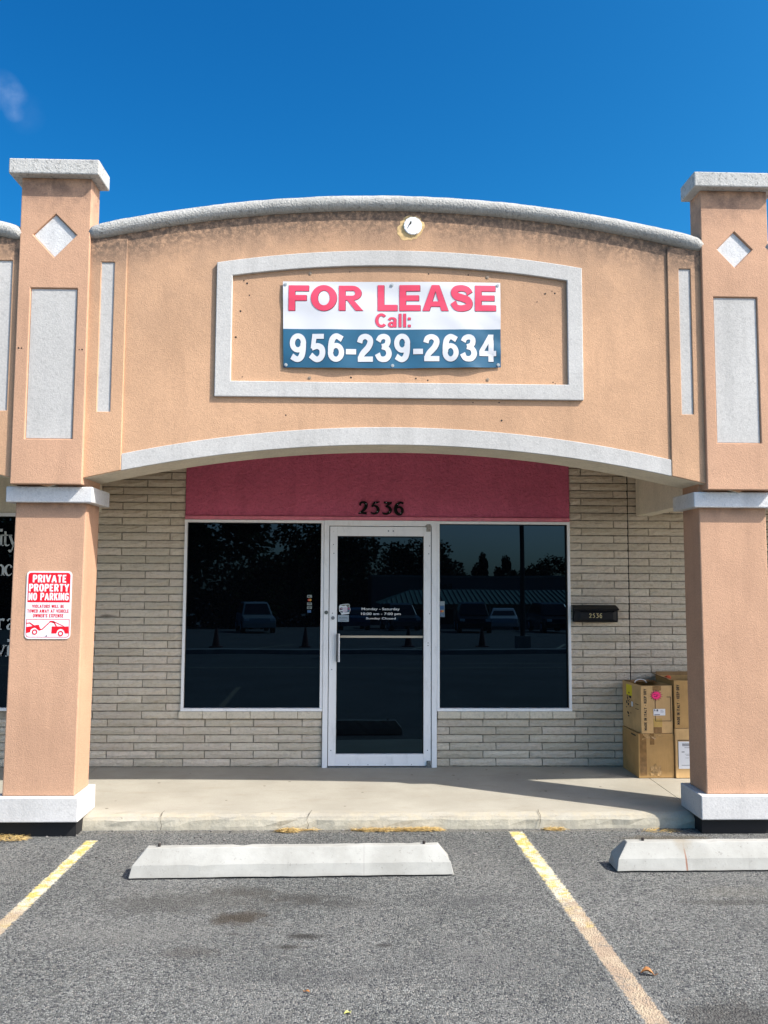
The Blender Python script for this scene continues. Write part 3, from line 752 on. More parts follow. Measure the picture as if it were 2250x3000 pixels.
# ---- house numbers
D = {'2': [[(230, 305, 50), (245, 240, 62), (290, 205, 62), (345, 205, 76), (400, 250, 92), (405, 320, 95), (370, 400, 85), (300, 480, 66), (225, 545, 44)], [(185, 553, 30), (260, 532, 56), (340, 537, 64), (425, 540, 72)]],
     '5': [[(625, 216, 54), (720, 206, 56), (795, 182, 22)], [(642, 215, 50), (575, 338, 56)], [(570, 332, 36), (650, 312, 52), (720, 350, 76), (752, 430, 92), (725, 510, 80), (640, 552, 52), (540, 518, 34)]],
     '3': [[(915, 205, 64), (1030, 216, 50), (1145, 205, 46)], [(1125, 225, 50), (1040, 275, 58), (965, 340, 40)], [(968, 335, 36), (1040, 342, 60), (1102, 410, 86), (1090, 490, 86), (1010, 548, 64), (920, 550, 56), (868, 518, 34)]],
     '6': [[(1470, 242, 55), (1420, 206, 60), (1350, 218, 66), (1280, 290, 90), (1250, 390, 95), (1265, 490, 95), (1330, 562, 74), (1400, 555, 76), (1443, 490, 80), (1440, 410, 80), (1390, 352, 64), (1320, 352, 50), (1268, 400, 36)]]}
for ch, x_ in (('2', 0), ('5', 0), ('3', 0), ('6', 0)):
    bm = bmesh.new()
    for i, s in enumerate(D[ch]): stroke(bm, s, -.030 - i * .0007, -.014, lambda px, py: (-.203 + (px - 175) / 1305 * .407, 2.209 + (590 - py) / 415 * .121))
    hn = obj("house_number", bm, NUMBLACK, BLD)
    bm = bmesh.new()
    for px, py in {'2': ((405, 255), (240, 518)), '5': ((720, 490), (680, 225)), '3': ((1078, 498), (985, 210)), '6': ((1395, 530), (1310, 262))}[ch]: disc(bm, -.203 + (px - 175) / 1305 * .407, 2.209 + (590 - py) / 415 * .121, .0032, -.036, -.030, 8)
    obj("screw_head", bm, LABELW, hn)

# ---- parapet with arches
PAR = empty("parapet", parent=BLD)
AY, SY, UY, BY = -1.655, -1.668, -1.694, -1.28
def arch_z(x): return 2.579 - 0.2477 * ((x - 0.0675) / 2.14) ** 2
XL, XR = -2.35, 2.50
def facade_bay(x0, x1, az, tz, n=56):
    b = bmesh.new(); rows = []
    for i in range(n + 1):
        x = x0 + (x1 - x0) * i / n
        zb, zt = az(x), tz(x)
        rows.append([b.verts.new(p) for p in ((x, AY, zb), (x, AY, zt), (x, -1.47, zt), (x, -1.47, 3.2), (x, BY, 3.2), (x, BY, zb))])
    for A, B in zip(rows, rows[1:]):
        for k in range(6):
            f = b.faces.new((A[k], B[k], B[(k + 1) % 6], A[(k + 1) % 6])[::1]); f.normal_flip()
            f.material_index = 1 if k == 5 else 0
    b.faces.new(rows[0]); b.faces.new(rows[-1][::-1])
    bmesh.ops.recalc_face_normals(b, faces=b.faces)
    return b
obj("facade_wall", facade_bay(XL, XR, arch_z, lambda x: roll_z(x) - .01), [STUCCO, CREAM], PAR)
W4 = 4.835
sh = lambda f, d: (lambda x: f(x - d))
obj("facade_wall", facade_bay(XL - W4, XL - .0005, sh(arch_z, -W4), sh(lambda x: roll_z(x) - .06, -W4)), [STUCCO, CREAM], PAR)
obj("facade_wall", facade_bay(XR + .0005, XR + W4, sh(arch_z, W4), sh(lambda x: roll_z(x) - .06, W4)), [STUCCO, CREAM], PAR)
# white arch band along the opening
def band(x0, x1, f0, f1, y0, y1, n=48):
    b = bmesh.new(); rows = []
    for i in range(n + 1):
        x = x0 + (x1 - x0) * i / n
        rows.append([b.verts.new(p) for p in ((x, y0, f0(x)), (x, y0, f1(x)), (x, y1, f1(x)), (x, y1, f0(x)))])
    for A, B in zip(rows, rows[1:]):
        for k in range(4): b.faces.new((A[k], A[(k + 1) % 4], B[(k + 1) % 4], B[k]))
    b.faces.new(rows[0][::-1]); b.faces.new(rows[-1])
    bmesh.ops.recalc_face_normals(b, faces=b.faces)
    return b
trim_top = lambda x: 2.702 - 0.210 * ((x - 0.0675) / 1.932) ** 2
obj("arch_trim", band(-1.8445, 2.0115, lambda x: arch_z(x) - .002, trim_top, -1.6645, AY + .01), WHITE, PAR, bevel=.0035)
# pilaster strips with a slot panel each
def panelled(b, x0, x1, zt, zb0, zb1, y0, y1, holes):
    """front face with rectangular recesses (x0, x1, z0, z1, depth); straight bottom from zb0 to zb1"""
    hx0, hx1, hz0, hz1, dep = holes
    o_ = [(x0, zb0), (x1, zb1), (x1, zt), (x0, zt)]; h_ = [(hx0, hz0), (hx1, hz0), (hx1, hz1), (hx0, hz1)]
    O = [b.verts.new((x, y0, z)) for x, z in o_]; H = [b.verts.new((x, y0, z)) for x, z in h_]; I = [b.verts.new((x, y0 + dep, z)) for x, z in h_]
    K = [b.verts.new((x, y1, z)) for x, z in o_]
    for i in range(4):
        j = (i + 1) % 4
        b.faces.new((O[i], O[j], H[j], H[i])); b.faces.new((H[i], H[j], I[j], I[i])); b.faces.new((O[j], O[i], K[i], K[j]))
    b.faces.new(I); b.faces.new(K[::-1])
    bmesh.ops.recalc_face_normals(b, faces=b.faces)
def strip(x0, x1, az, px0, px1, pz0, pz1, zt=4.0305):
    b = bmesh.new(); panelled(b, x0, x1, zt, az(x0), az(x1), SY, AY + .005, (px0, px1, pz0, pz1, .0122))
    s = obj("pilaster_strip", b, STUCCO, PAR, bevel=.0045)
    obj("slot_panel", boxes([(px0 + .001, px1 - .001, SY + .0088, SY + .0118, pz0 + .001, pz1 - .001)]), WHITE, PAR)
strip(-2.115, -1.8455, arch_z, -2.0228, -1.9311, 2.790, 3.859)
strip(2.0123, 2.27, arch_z, 2.094, 2.1786, 2.815, 3.876)
strip(-2.82, -2.57, lambda x: arch_z(x + W4), -2.742, -2.642, 2.790, 3.859)
strip(2.72, 2.972, lambda x: arch_z(x - W4), 2.791, 2.881, 2.815, 3.876)
# grey roll along the top
def roll(x0, x1, f, r=0.057):
    b = bmesh.new(); n = 90; k = 14; rings = []
    for i in range(n + 1):
        x = x0 + (x1 - x0) * i / n
        e = min(i, n - i); rr = r * (0.72 if e == 0 else 0.93 if e == 1 else 1.0) * (1 + random.uniform(-.018, .018))
        dz = random.uniform(-.0015, .0015)
        rings.append([b.verts.new((x, -1.652 + rr * math.cos(2 * PI * q / k), f(x) + dz + rr * math.sin(2 * PI * q / k))) for q in range(k)])
    for A, B in zip(rings, rings[1:]):
        for q in range(k): b.faces.new((A[q], A[(q + 1) % k], B[(q + 1) % k], B[q]))
    b.faces.new(rings[0]); b.faces.new(rings[-1])
    bmesh.ops.recalc_face_normals(b, faces=b.faces)
    obj("roll_moulding", b, ROLL, PAR, smooth=True)
roll(-2.118, 2.275, roll_z)
roll(-2.575 - 4.35, -2.575, lambda x: roll_z(x + W4) - .006)
roll(2.715, 2.715 + 4.35, lambda x: roll_z(x - W4) - .03)
# raised sign frame with a bowed top
def ft(x): return 3.9747 - 0.1073 * ((x - 0.0881) / 1.3015) ** 2
b = bmesh.new(); n = 36
fx0, fx1, ix0, ix1, fz0, iz0 = -1.2114, 1.3896, -1.1001, 1.2813, 2.9057, 3.017
outer = [(fx0, fz0), (fx1, fz0)] + [(fx1 + (fx0 - fx1) * i / n, ft(fx1 + (fx0 - fx1) * i / n)) for i in range(n + 1)]
it = lambda x: 3.8624 - 0.0894 * ((x - 0.0881) / 1.1922) ** 2
inner = [(ix0, iz0), (ix1, iz0)] + [(ix1 + (ix0 - ix1) * i / n, it(ix1 + (ix0 - ix1) * i / n)) for i in range(n + 1)]
FYf = -1.677
rings = [[b.verts.new((x, y, z)) for x, z in pts] for pts, y in ((outer, AY + .005), (outer, FYf), (inner, FYf), (inner, AY + .005))]
for A, B in zip(rings, rings[1:]):
    for i in range(len(A)):
        j = (i + 1) % len(A); b.faces.new((A[i], A[j], B[j], B[i]))
bmesh.ops.recalc_face_normals(b, faces=b.faces)
obj("sign_frame", b, WHITE, PAR, bevel=.005)
# round cover plate on a patch of old sealant
bm = bmesh.new(); pts = []
for i in range(30):
    a = 2 * PI * i / 30; r_ = .076 + .016 * random.random() + .03 * max(0, -math.sin(a + .9)) ** 4 + .008 * max(0, -math.cos(a))
    pts.append((0.1745 + r_ * math.cos(a), 4.156 + r_ * math.sin(a)))
prism(bm, pts, AY - .0012, AY + .002)
obj("sealant_patch", bm, OCHRE, PAR)
bm = bmesh.new(); disc(bm, .1765, 4.163, .0655, AY - .013, AY - .001, 36)
bmesh.ops.bevel(bm, geom=[e for e in bm.edges if all(v.co.y < AY - .012 for v in e.verts)], offset=.005, segments=3, affect='EDGES')
RC = obj("round_cover", bm, PVC, PAR)
bm = bmesh.new()
stroke(bm, [(.163, 4.198, .003), (.160, 4.181, .012), (.149, 4.166, .006), (.137, 4.141, .003)], AY - .0142, AY - .0128)
obj("crack", bm, NUMBLACK, PAR)
# old anchor bolts and screw holes
bm = bmesh.new()
for x, zz in ((-0.272, 3.819), (0.291, 3.814), (0.575, 3.811), (-1.021, 3.05), (-0.258, 3.055), (0.201, 3.053), (0.285, 3.041), (0.606, 2.886), (-1.022, 3.744), (-0.999, 3.724), (-0.981, 3.638), (-0.712, 2.781), (0.808, 2.759), (0.791, 2.888), (1.127, 3.681), (1.177, 3.701), (1.197, 3.686), (1.068, 3.621), (1.177, 3.037), (1.192, 3.027), (-1.072, 3.334), (-1.042, 3.522), (-2.565, 3.225), (-2.545, 3.225), (-2.148, 3.22), (-2.128, 3.22)):
    r_ = random.uniform(.0035, .0075); y = AY if x > -2 else UY
    disc(bm, x, zz, r_, y - .0012, y + .002, 8)
obj("screw_hole", bm, DARK, PAR, kind='stuff')
for x, zz in ((-0.553, 3.803), (0.713, 3.796), (-0.549, 3.048), (0.711, 3.051)):
    bm = bmesh.new(); disc(bm, x, zz, .012, AY - .003, AY + .002, 12); disc(bm, x, zz, .005, AY - .006, AY - .003, 8)
    obj("anchor_bolt", bm, plain("bolt_plate", (0.33, 0.25, 0.18), 0.6, 0.3), PAR)

# ---- canopy ceiling, roof, beam
obj("canopy_ceiling", boxes([(-9, 9, BY + .004, -.014, 2.952, 2.99)]), CREAM, BLD)
obj("roof_deck", boxes([(-9, 9, -1.465, 8, 3.205, 3.30)]), plain("roof_gravel", (0.3, 0.29, 0.27), 0.95, var=0.2), BLD)
obj("upper_wall", boxes([(-9, 9, .0605, .25, 2.952, 3.20), (-9, -8.8, .26, 8, 0, 3.2), (8.8, 9, .26, 8, 0, 3.2), (-9, 9, 7.8, 8.0, 0, 3.2)]), CREAM, BLD)
obj("canopy_beam", boxes([(2.303, 2.432, BY + .004, -.014, 2.215, 2.951)]), CREAM, BLD, bevel=.004)
obj("canopy_beam", boxes([(-2.60, -2.47, BY + .004, -.014, 2.215, 2.951)]), CREAM, BLD, bevel=.004)

# ---- columns
def column(lx, ux, lw, uw, lean, dia, pan, bsh=0.0):
    Cc = empty("column", parent=BLD)
    yf, yr = -1.584, -1.284
    b = bmesh.new(); v = box(b, lx, lx + lw, yf, yr, .158, 2.60)
    for q in v[:4]: q.co.x += lean
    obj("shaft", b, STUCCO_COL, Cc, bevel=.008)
    obj("base", boxes([(lx + lean - .039 - bsh, lx + lean + lw + .039 - bsh, yf - .039, yr + .039, -.007, .158)]), WHITE_BASE, Cc, bevel=.007)
    obj("gap_shade_block", boxes([(lx + lean - .030, lx + lean + lw + .012, yf + .02, -1.40, GA + .002, -.0095)]), GAP_SHADE, Cc)  # added black block, paints in the deep shade below the overhanging base
    obj("capital", boxes([(lx - .053, lx + lw + .053, yf - .053, yr + .053, 2.156, 2.266)]), CAPM_LIGHT, Cc, bevel=.007)
    x0, x1, z0, z1, zm = ux, ux + uw, 2.277, 4.452, 3.77
    b = bmesh.new(); F = lambda x, z, y=UY: b.verts.new((x, y, z)); YB = -1.5045
    A = [F(x0, z0), F(x1, z0), F(x1, zm), F(x1, z1), F(x0, z1), F(x0, zm)]
    P = [F(*p) for p in pan]; Pi = [F(p[0], p[1], UY + .015) for p in pan]
    Q = [F(*p) for p in dia]; Qi = [F(p[0], p[1], UY + .019) for p in dia]       # top, right, bottom, left
    a0, a1, am, a2, a3, an = A
    for f in ((a0, a1, P[1], P[0]), (a1, am, P[2], P[1]), (am, an, P[3], P[2]), (an, a0, P[0], P[3])): b.faces.new(f)
    b.faces.new((an, am, Q[2])); b.faces.new((am, Q[1], Q[2])); b.faces.new((am, a2, Q[1])); b.faces.new((a2, Q[0], Q[1]))
    b.faces.new((a2, a3, Q[0])); b.faces.new((a3, Q[3], Q[0])); b.faces.new((a3, an, Q[3])); b.faces.new((an, Q[2], Q[3]))
    for H, I in ((P, Pi), (Q, Qi)):
        for i in range(4):
            j = (i + 1) % 4; b.faces.new((H[i], H[j], I[j], I[i]))
        b.faces.new(I)
    B = [F(x0, z0, YB), F(x1, z0, YB), F(x1, z1, YB), F(x0, z1, YB)]
    b.faces.new(B); b.faces.new((a0, a1, B[1], B[0])); b.faces.new((a3, a2, B[2], B[3]))
    b.faces.new((a1, am, a2, B[2], B[1])); b.faces.new((a0, an, a3, B[3], B[0]))
    bmesh.ops.recalc_face_normals(b, faces=b.faces)
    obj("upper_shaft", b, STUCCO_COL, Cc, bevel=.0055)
    xs_ = [p[0] for p in pan]; zs_ = [p[1] for p in pan]
    obj("inset_panel", boxes([(min(xs_) + .006, max(xs_) - .006, UY + .0115, UY + .0142, min(zs_) + .006, max(zs_) - .006)]), WHITE, Cc)
    b = bmesh.new(); cx = sum(p[0] for p in dia) / 4; cz = sum(p[1] for p in dia) / 4
    prism(b, [(cx + (x - cx) * .965, cz + (z - cz) * .965) for x, z in dia][::-1], UY + .015, UY + .0182)
    obj("inset_diamond", b, CAPM_LIGHT, Cc)
    obj("cap", boxes([(x0 - .0685, x1 + .0685, UY - .0685, -1.502, 4.450, 4.560)]), CAPM, Cc, bevel=.009)
GAP_SHADE = plain('gap_shade_black', (0.008, 0.008, 0.009), .75)  # near-black colour standing in for shade under the column bases
CAPM_LIGHT = stucco("grey_white_stucco", (0.68, 0.675, 0.665), 110, 0.4, 0.006, soil=(0.25, 0.25, 0.25), pock=0.3).m
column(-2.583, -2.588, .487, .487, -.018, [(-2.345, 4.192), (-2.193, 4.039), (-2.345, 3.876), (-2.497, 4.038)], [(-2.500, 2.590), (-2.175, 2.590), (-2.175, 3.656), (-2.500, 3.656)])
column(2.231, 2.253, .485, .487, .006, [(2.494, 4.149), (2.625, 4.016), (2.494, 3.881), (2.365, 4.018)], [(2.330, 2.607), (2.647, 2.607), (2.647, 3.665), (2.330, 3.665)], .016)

# ------------------------------------------------------------------ things on the building
# for-lease banner
BAN_O = Vector((0.03, -1.62, 3.131))
BAN = empty("lease_banner", (0.028, -1.676, 3.1177), label="red, white and blue vinyl banner with lease notice and phone number inside the white frame", category="banner")
BAN.scale = (.9911,) * 3
def ban_pt(u, v):                      # u left-right, v bottom-top
    x = (-.738 + .012 * 0 + u * 1.550) - .012 * v * (1 - u); z = (3.131 + .020 * u) * (1 - v) + (3.757 + .017 * u) * v
    z -= .008 * math.sin(PI * u) * (1 - v)
    w = .0035 * math.sin(9 * u + 5 * v) * math.sin(4 * v + 1) + .0055 * math.sin(PI * u * 2.0) ** 2 * (0.35 + .65 * (1 - v))
    w += .008 * max(0, math.sin(26 * (u - .55 * (1 - v)) )) * max(0, u - .66) * 3 * (1 - v) + .0028 * math.sin(31 * u + 3 * v) * (1 - v) + .0022 * math.sin(17 * v + 6 * u) * v
    w += .012 * (1 - v) ** 2 * math.sin(PI * u)
    return x, -1.6095 - w, z
bm = bmesh.new(); nu, nv = 80, 36; VD = 0.4466
rows = []
vsn = [VD * j / 16 for j in range(16)] + [VD + (1 - VD) * j / 20 for j in range(21)]
for v in vsn: rows.append([bm.verts.new(Vector(ban_pt(i / nu, v)) - BAN_O) for i in range(nu + 1)])
for j in range(len(vsn) - 1):
    for i in range(nu): bm.faces.new((rows[j][i], rows[j][i + 1], rows[j + 1][i + 1], rows[j + 1][i])).material_index = 1 if j < 16 else 0
sheet = obj("vinyl_sheet", bm, [BANW, BANB], BAN, smooth=True)
def on_banner(off):
    def f(co):
        x, z = co.x, co.z
        u = (x + .744) / 1.553; v = (z - 3.131 - .02 * u) / (.626 - .003 * u)
        for _ in range(3):
            px, py, pz = ban_pt(u, v); u += (x - px) / 1.55; v += (z - pz) / .62
        return Vector((x, ban_pt(u, v)[1] - off, z)) - BAN_O
    return f
T = .0115
def rect(x0, z0, x1, z1): return [[(x0, z0), (x1, z0), (x1, z1), (x0, z1)]]
def ring(cx, cz, ax, az_, bx_, bz, a0=0, a1=360, n=28):
    out = []; q = lambda t, p, r_: (cx + p * math.cos(R(t)), cz + r_ * math.sin(R(t)))
    for i in range(n):
        t, u = a0 + (a1 - a0) * i / n, a0 + (a1 - a0) * (i + 1) / n
        out.append([q(t, ax, az_), q(u, ax, az_), q(u, bx_, bz), q(t, bx_, bz)])
    return out
def brush(pts):
    b = bmesh.new(); stroke(b, pts, 0, 1, n=6); out = [[(v.co.x, v.co.z) for v in f.verts] for f in b.faces if all(abs(v.co.y) < 1e-6 for v in f.verts)]; b.free()
    return out
def glyph(ch):
    """outline quads of heavy sans-serif letters and numerals, height 100; returns (width, quads)"""
    if ch == 'F': return 96, rect(0, 0, 31, 100) + rect(31, 77, 96, 100) + rect(31, 39, 86, 61)
    if ch == 'E': return 100, rect(0, 0, 31, 100) + rect(31, 77, 98, 100) + rect(31, 39.5, 93, 61) + rect(31, 0, 100, 23)
    if ch == 'L': return 94, rect(0, 0, 31, 100) + rect(31, 0, 94, 24)
    if ch == 'O': return 124, ring(62, 50, 62, 52, 29, 30)
    if ch == 'R': return 116, rect(0, 0, 31, 100) + rect(31, 80, 64, 100) + rect(31, 41, 64, 60) + ring(64, 70.5, 44, 29.5, 14, 10.5, -90, 90, 16) + [[(40, 41), (72, 41), (116, 0), (80, 0)]]
    if ch == 'A': return 124, [[(0, 0), (33, 0), (62, 76), (44, 100)], [(44, 100), (62, 76), (80, 100)], [(91, 0), (124, 0), (80, 100), (62, 76)], [(37, 17), (87, 17), (79.5, 37), (44.5, 37)]]
    if ch == 'S': return 108, brush([(92, 67, 29), (82, 82, 25), (54, 89, 24), (26, 84, 26), (17, 71, 30), (28, 58, 30), (54, 51, 28), (80, 43, 30), (91, 29, 30), (82, 16, 26), (52, 10, 24), (26, 15, 25), (13, 34, 28)])
    if ch == '9': return 66, ring(32, 67, 32.5, 34, 11.5, 15.5) + brush([(53, 66, 22), (52, 42, 23), (46, 19, 23), (30, 9, 20), (8, 20, 22)])
    if ch == '6':
        w, q = glyph('9'); return w, [[(66 - x, 100 - z) for x, z in p_] for p_ in q]
    if ch == '5': return 66, rect(14, 81.5, 60, 99) + [[(14, 99), (8, 48), (25, 46), (30, 81.5)]] + brush([(12, 49, 19), (34, 56, 21), (51, 48, 23), (55, 30, 23), (47, 14, 22), (30, 9, 20), (8, 24, 22)])
    if ch == '2': return 66, brush([(10, 68, 22), (16, 84, 21), (33, 90.5, 19), (49, 83, 22), (53, 70, 23), (44, 51, 23), (22, 29, 22), (13, 12, 20)]) + rect(3, 0, 64, 19)
    if ch == '3': return 66, brush([(10, 73, 21), (18, 86, 20), (34, 90.5, 19), (47, 84, 21), (49, 71, 22), (42, 59, 20), (25, 54, 18)]) + brush([(25, 54, 18), (45, 48, 20), (54, 30, 23), (46, 14, 22), (31, 9, 20), (16, 13, 20), (7, 29, 22)])
    if ch == '4': return 68, rect(37, 0, 58, 100) + [[(0, 40), (20, 38), (58, 100), (38, 100)]] + rect(0, 20.5, 68, 39.5)
    if ch == '-': return 40, rect(0, 0, 40, 100)
    if ch == 'C': return 76, ring(40, 50, 40, 52, 20, 33, 42, 318, 26)
    if ch == 'a': return 60, ring(24, 20, 24, 21.5, 7, 8) + brush([(7, 52, 17), (14, 64, 15), (28, 67, 14), (44, 61, 18), (46, 44, 18), (46, 0, 18)])
    if ch == 'l': return 22, rect(2, 0, 20, 100)
    if ch == ':': return 24, rect(3, 0, 21, 19) + rect(3, 53, 21, 72)
def set_word(b, word, x0, x1, z0, z1, gap, ox, oz, only=None):
    pos = []; cx = 0
    for ch in word:
        w, q = glyph(ch); pos.append((cx, q)); cx += w + gap
    W_ = cx - gap; k = 0
    for i, (px, q) in enumerate(pos):
        for pts in (q if only in (None, i) else ()):
            V = []
            for x, z in pts:
                X = x0 + (px + x) / W_ * (x1 - x0); V.append(b.verts.new((X + ox, 0, z0 + z / 100 * (z1 - z0) + T * (X - x0) + oz)))
            f = b.faces.new(V); f.normal_update()
            if f.normal.y > 0: f.normal_flip()
def banner_text(name, items, mat, shade, dx, dz, gap):
    for body, x0, x1, z0, z1 in items:
        for i in range(len(body)):
            for m_, off, ox, oz in ((shade, .0012, dx, dz), (mat, .0024, 0, 0)):
                b = bmesh.new(); set_word(b, body, x0, x1, z0, z1 - T * (x1 - x0), gap, ox, oz, i)
                bmesh.ops.triangulate(b, faces=b.faces)
                for _ in range(4):
                    es = [e for e in b.edges if e.calc_length() > .05]
                    if not es: break
                    bmesh.ops.subdivide_edges(b, edges=es, cuts=1); bmesh.ops.triangulate(b, faces=[F for F in b.faces if len(F.verts) > 3])
                fn = on_banner(off)
                for v in b.verts: v.co = fn(v.co)
                if m_ is shade: sh_ = obj(name + "_shadow", b, m_, BAN)
                else: obj(name, b, m_, BAN)
banner_text("headline_letter", [("FOR", -.708, -.176, 3.545, 3.735), ("LEASE", -.072, .778, 3.552, 3.750)], BANR, BANRD, .0035, -.0035, 10)
banner_text("call_letter", [("Call:", -.088, .168, 3.432, 3.534)], BANR, BANRD, .0022, -.0022, 8)
banner_text("phone_digit", [("956", -.694, -.309, 3.170, 3.380), ("239", -.216, .164, 3.176, 3.385), ("2634", .256, .778, 3.185, 3.390)], BANW, BANK, .0035, -.0035, 9)
banner_text("phone_dash", [("-", -.296, -.223, 3.229, 3.269), ("-", .183, .253, 3.236, 3.276)], BANW, BANK, .0035, -.0035, 9)
WASHER = plain('zinc_washer', (0.42, 0.44, 0.44), .5, .2)
for u, v in ((.012, .965), (.5, .965), (.988, .965), (.012, .03), (.5, .03), (.988, .03)):
    p = Vector(ban_pt(u, v)) - BAN_O; b = bmesh.new()
    disc(b, p.x, p.z, .0115, p.y - .004, p.y + .004, 14); disc(b, p.x, p.z, .005, p.y - .006, p.y - .004, 8)
    obj("grommet_washer", b, WASHER, BAN)

# no-parking sign on the left column
SG = empty("no_parking_sign", (-2.333, -1.588, 1.449), label="red and white tow-away sign fixed to the left column", category="sign")
SG.rotation_euler = (0, R(0.0), 0)
def sx(px, py): # close-up pixels to sign-local metres
    k = .0002555; cx = 765 + (1125 - py) * .026
    return ((px - cx) * k * .99, (1125 - py) * k)
def rrect(x0, x1, z0, z1, r, corners=(1, 1, 1, 1), n=6):
    pts = []
    for (cx, cz, a0), on in zip(((x0 + r, z0 + r, PI), (x1 - r, z0 + r, 1.5 * PI), (x1 - r, z1 - r, 0), (x0 + r, z1 - r, .5 * PI)), corners):
        if on: pts += [(cx + r * math.cos(a0 + PI / 2 * i / n), cz + r * math.sin(a0 + PI / 2 * i / n)) for i in range(n + 1)]
        else: pts.append((x0 if cx < (x0 + x1) / 2 else x1, z0 if cz < (z0 + z1) / 2 else z1))
    return pts
bm = bmesh.new(); prism(bm, rrect(-.155, .155, -.233, .233, .028), -.0015, .0015); obj("sign_plate", bm, SIGNW, SG)
bm = bmesh.new(); prism(bm, rrect(-.144, .144, .018, .222, .02, (0, 0, 1, 1)), -.0023, -.0016); obj("red_field", bm, SIGNR, SG)
bm = bmesh.new()
caps(bm, "PRIVATE", -.112, .116, .155, .207, -.003, 20); caps(bm, "PROPERTY", -.136, .136, .093, .144, -.003, 20); caps(bm, "NO PARKING", -.137, .136, .032, .083, -.003, 20)
obj("warning_lettering", bm, SIGNW, SG)
bm = bmesh.new()
caps(bm, "VIOLATORS WILL BE", -.110, .107, -.020, .002, -.0025, 17); caps(bm, "TOWED AWAY AT VEHICLE", -.142, .140, -.053, -.030, -.0025, 17); caps(bm, "OWNER'S EXPENSE", -.103, .105, -.085, -.062, -.0025, 17)
obj("notice_lettering", bm, SIGNR, SG)
bm = bmesh.new()
P_ = lambda pts, y=-.0023: prism(bm, [sx(*p) for p in pts][::-1], y, y + .0006, 0)
bx = rrect(-.148, .148, -.222, -.098, .02, (1, 1, 0, 0)); bi = rrect(-.144, .144, -.2185, -.1015, .018, (1, 1, 0, 0))
ra = [bm.verts.new((x, -.0021, z)) for x, z in bx]; rb = [bm.verts.new((x, -.0021, z)) for x, z in bi]
for i in range(len(ra)):
    j = (i + 1) % len(ra); bm.faces.new((ra[i], ra[j], rb[j], rb[i]))
P_([(165, 1720), (345, 1690), (400, 1670), (510, 1655), (548, 1760), (600, 1770), (600, 1790), (520, 1815), (480, 1790), (440, 1750), (390, 1735), (330, 1760), (290, 1800), (280, 1855), (160, 1885)])
P_([(170, 1605), (270, 1592), (375, 1662), (400, 1672), (345, 1690), (262, 1625), (170, 1632)])
P_([(590, 1770), (800, 1575), (818, 1592), (610, 1790)])
P_([(800, 1552), (905, 1552), (930, 1600), (910, 1610), (800, 1585)])
P_([(895, 1575), (925, 1560), (1000, 1695), (965, 1700)]); P_([(905, 1555), (1185, 1685), (1180, 1705), (905, 1580)])
P_([(860, 1700), (1310, 1700), (1310, 1890), (1215, 1890), (1190, 1810), (1150, 1775), (1100, 1765), (1050, 1780), (1010, 1815), (985, 1890), (848, 1890)])
for cx, cy in ((400, 1853), (1098, 1890)):
    x, z = sx(cx, cy); n = 20; A = []; B = []
    for i in range(n):
        a = 2 * PI * i / n; A.append(bm.verts.new((x + .0185 * math.cos(a), -.0026, z + .0185 * math.sin(a)))); B.append(bm.verts.new((x + .0105 * math.cos(a), -.0026, z + .0105 * math.sin(a))))
    for i in range(n): bm.faces.new((A[i], A[(i + 1) % n], B[(i + 1) % n], B[i]))
obj("tow_truck_pictogram", bm, SIGNR, SG)
for px, py in ((795, 300), (722, 1950)):
    bm = bmesh.new(); x, z = sx(px, py); disc(bm, x, z, .0045, -.0045, -.0023, 8); obj("screw", bm, STEEL, SG)

# mailbox
MB = empty("mailbox", (1.708, 0, 1.268), label="black wall mailbox with gold numbers on the brick pier", category="mailbox")
bm = bmesh.new()
prof = [(-.002, .0), (-.085, .0), (-.092, .012), (-.092, .105), (-.002, .142)]
def yprism(b, prof, x0, x1, mi=0):
    A = [b.verts.new((x0, y, z)) for y, z in prof]; B = [b.verts.new((x1, y, z)) for y, z in prof]
    b.faces.new(A); b.faces.new(B[::-1])
    for i in range(len(prof)):
        j = (i + 1) % len(prof); b.faces.new((A[j], A[i], B[i], B[j]))
    bmesh.ops.recalc_face_normals(b, faces=b.faces)
yprism(bm, prof, .008, .392); obj("box_body", bm, BLACK, MB, bevel=.004)
bm = bmesh.new(); yprism(bm, [(-.001, .150), (-.104, .118), (-.110, .106), (-.104, .104), (-.001, .143)], .0, .400); obj("lid", bm, BLACK, MB, bevel=.003)
bm = bmesh.new()
A = [bm.verts.new(p) for p in ((.022, -.0925, .010), (.378, -.0925, .010), (.378, -.0925, .098), (.022, -.0925, .098))]
B = [bm.verts.new(p) for p in ((.055, -.104, .026), (.345, -.104, .026), (.345, -.104, .086), (.055, -.104, .086))]
for i in range(4): j = (i + 1) % 4; bm.faces.new((A[i], A[j], B[j], B[i]))
bm.faces.new(B); obj("front_panel", bm, BLACK, MB)
bm = bmesh.new()
for i, ch in enumerate('2536'):
    x0 = .140 + i * .032; pxs = [p[0] for s in D[ch] for p in s]; c0 = (min(pxs) + max(pxs)) / 2
    for k, s in enumerate(D[ch]): stroke(bm, [(a, b_, w * .72) for a, b_, w in s], -.1058 - k * .0004, -.1045, lambda px, py, x0=x0, c0=c0: (x0 + (px - c0) * .000082, .037 + (590 - py) / 415 * .043))
obj("number_decal", bm, GOLD, MB)

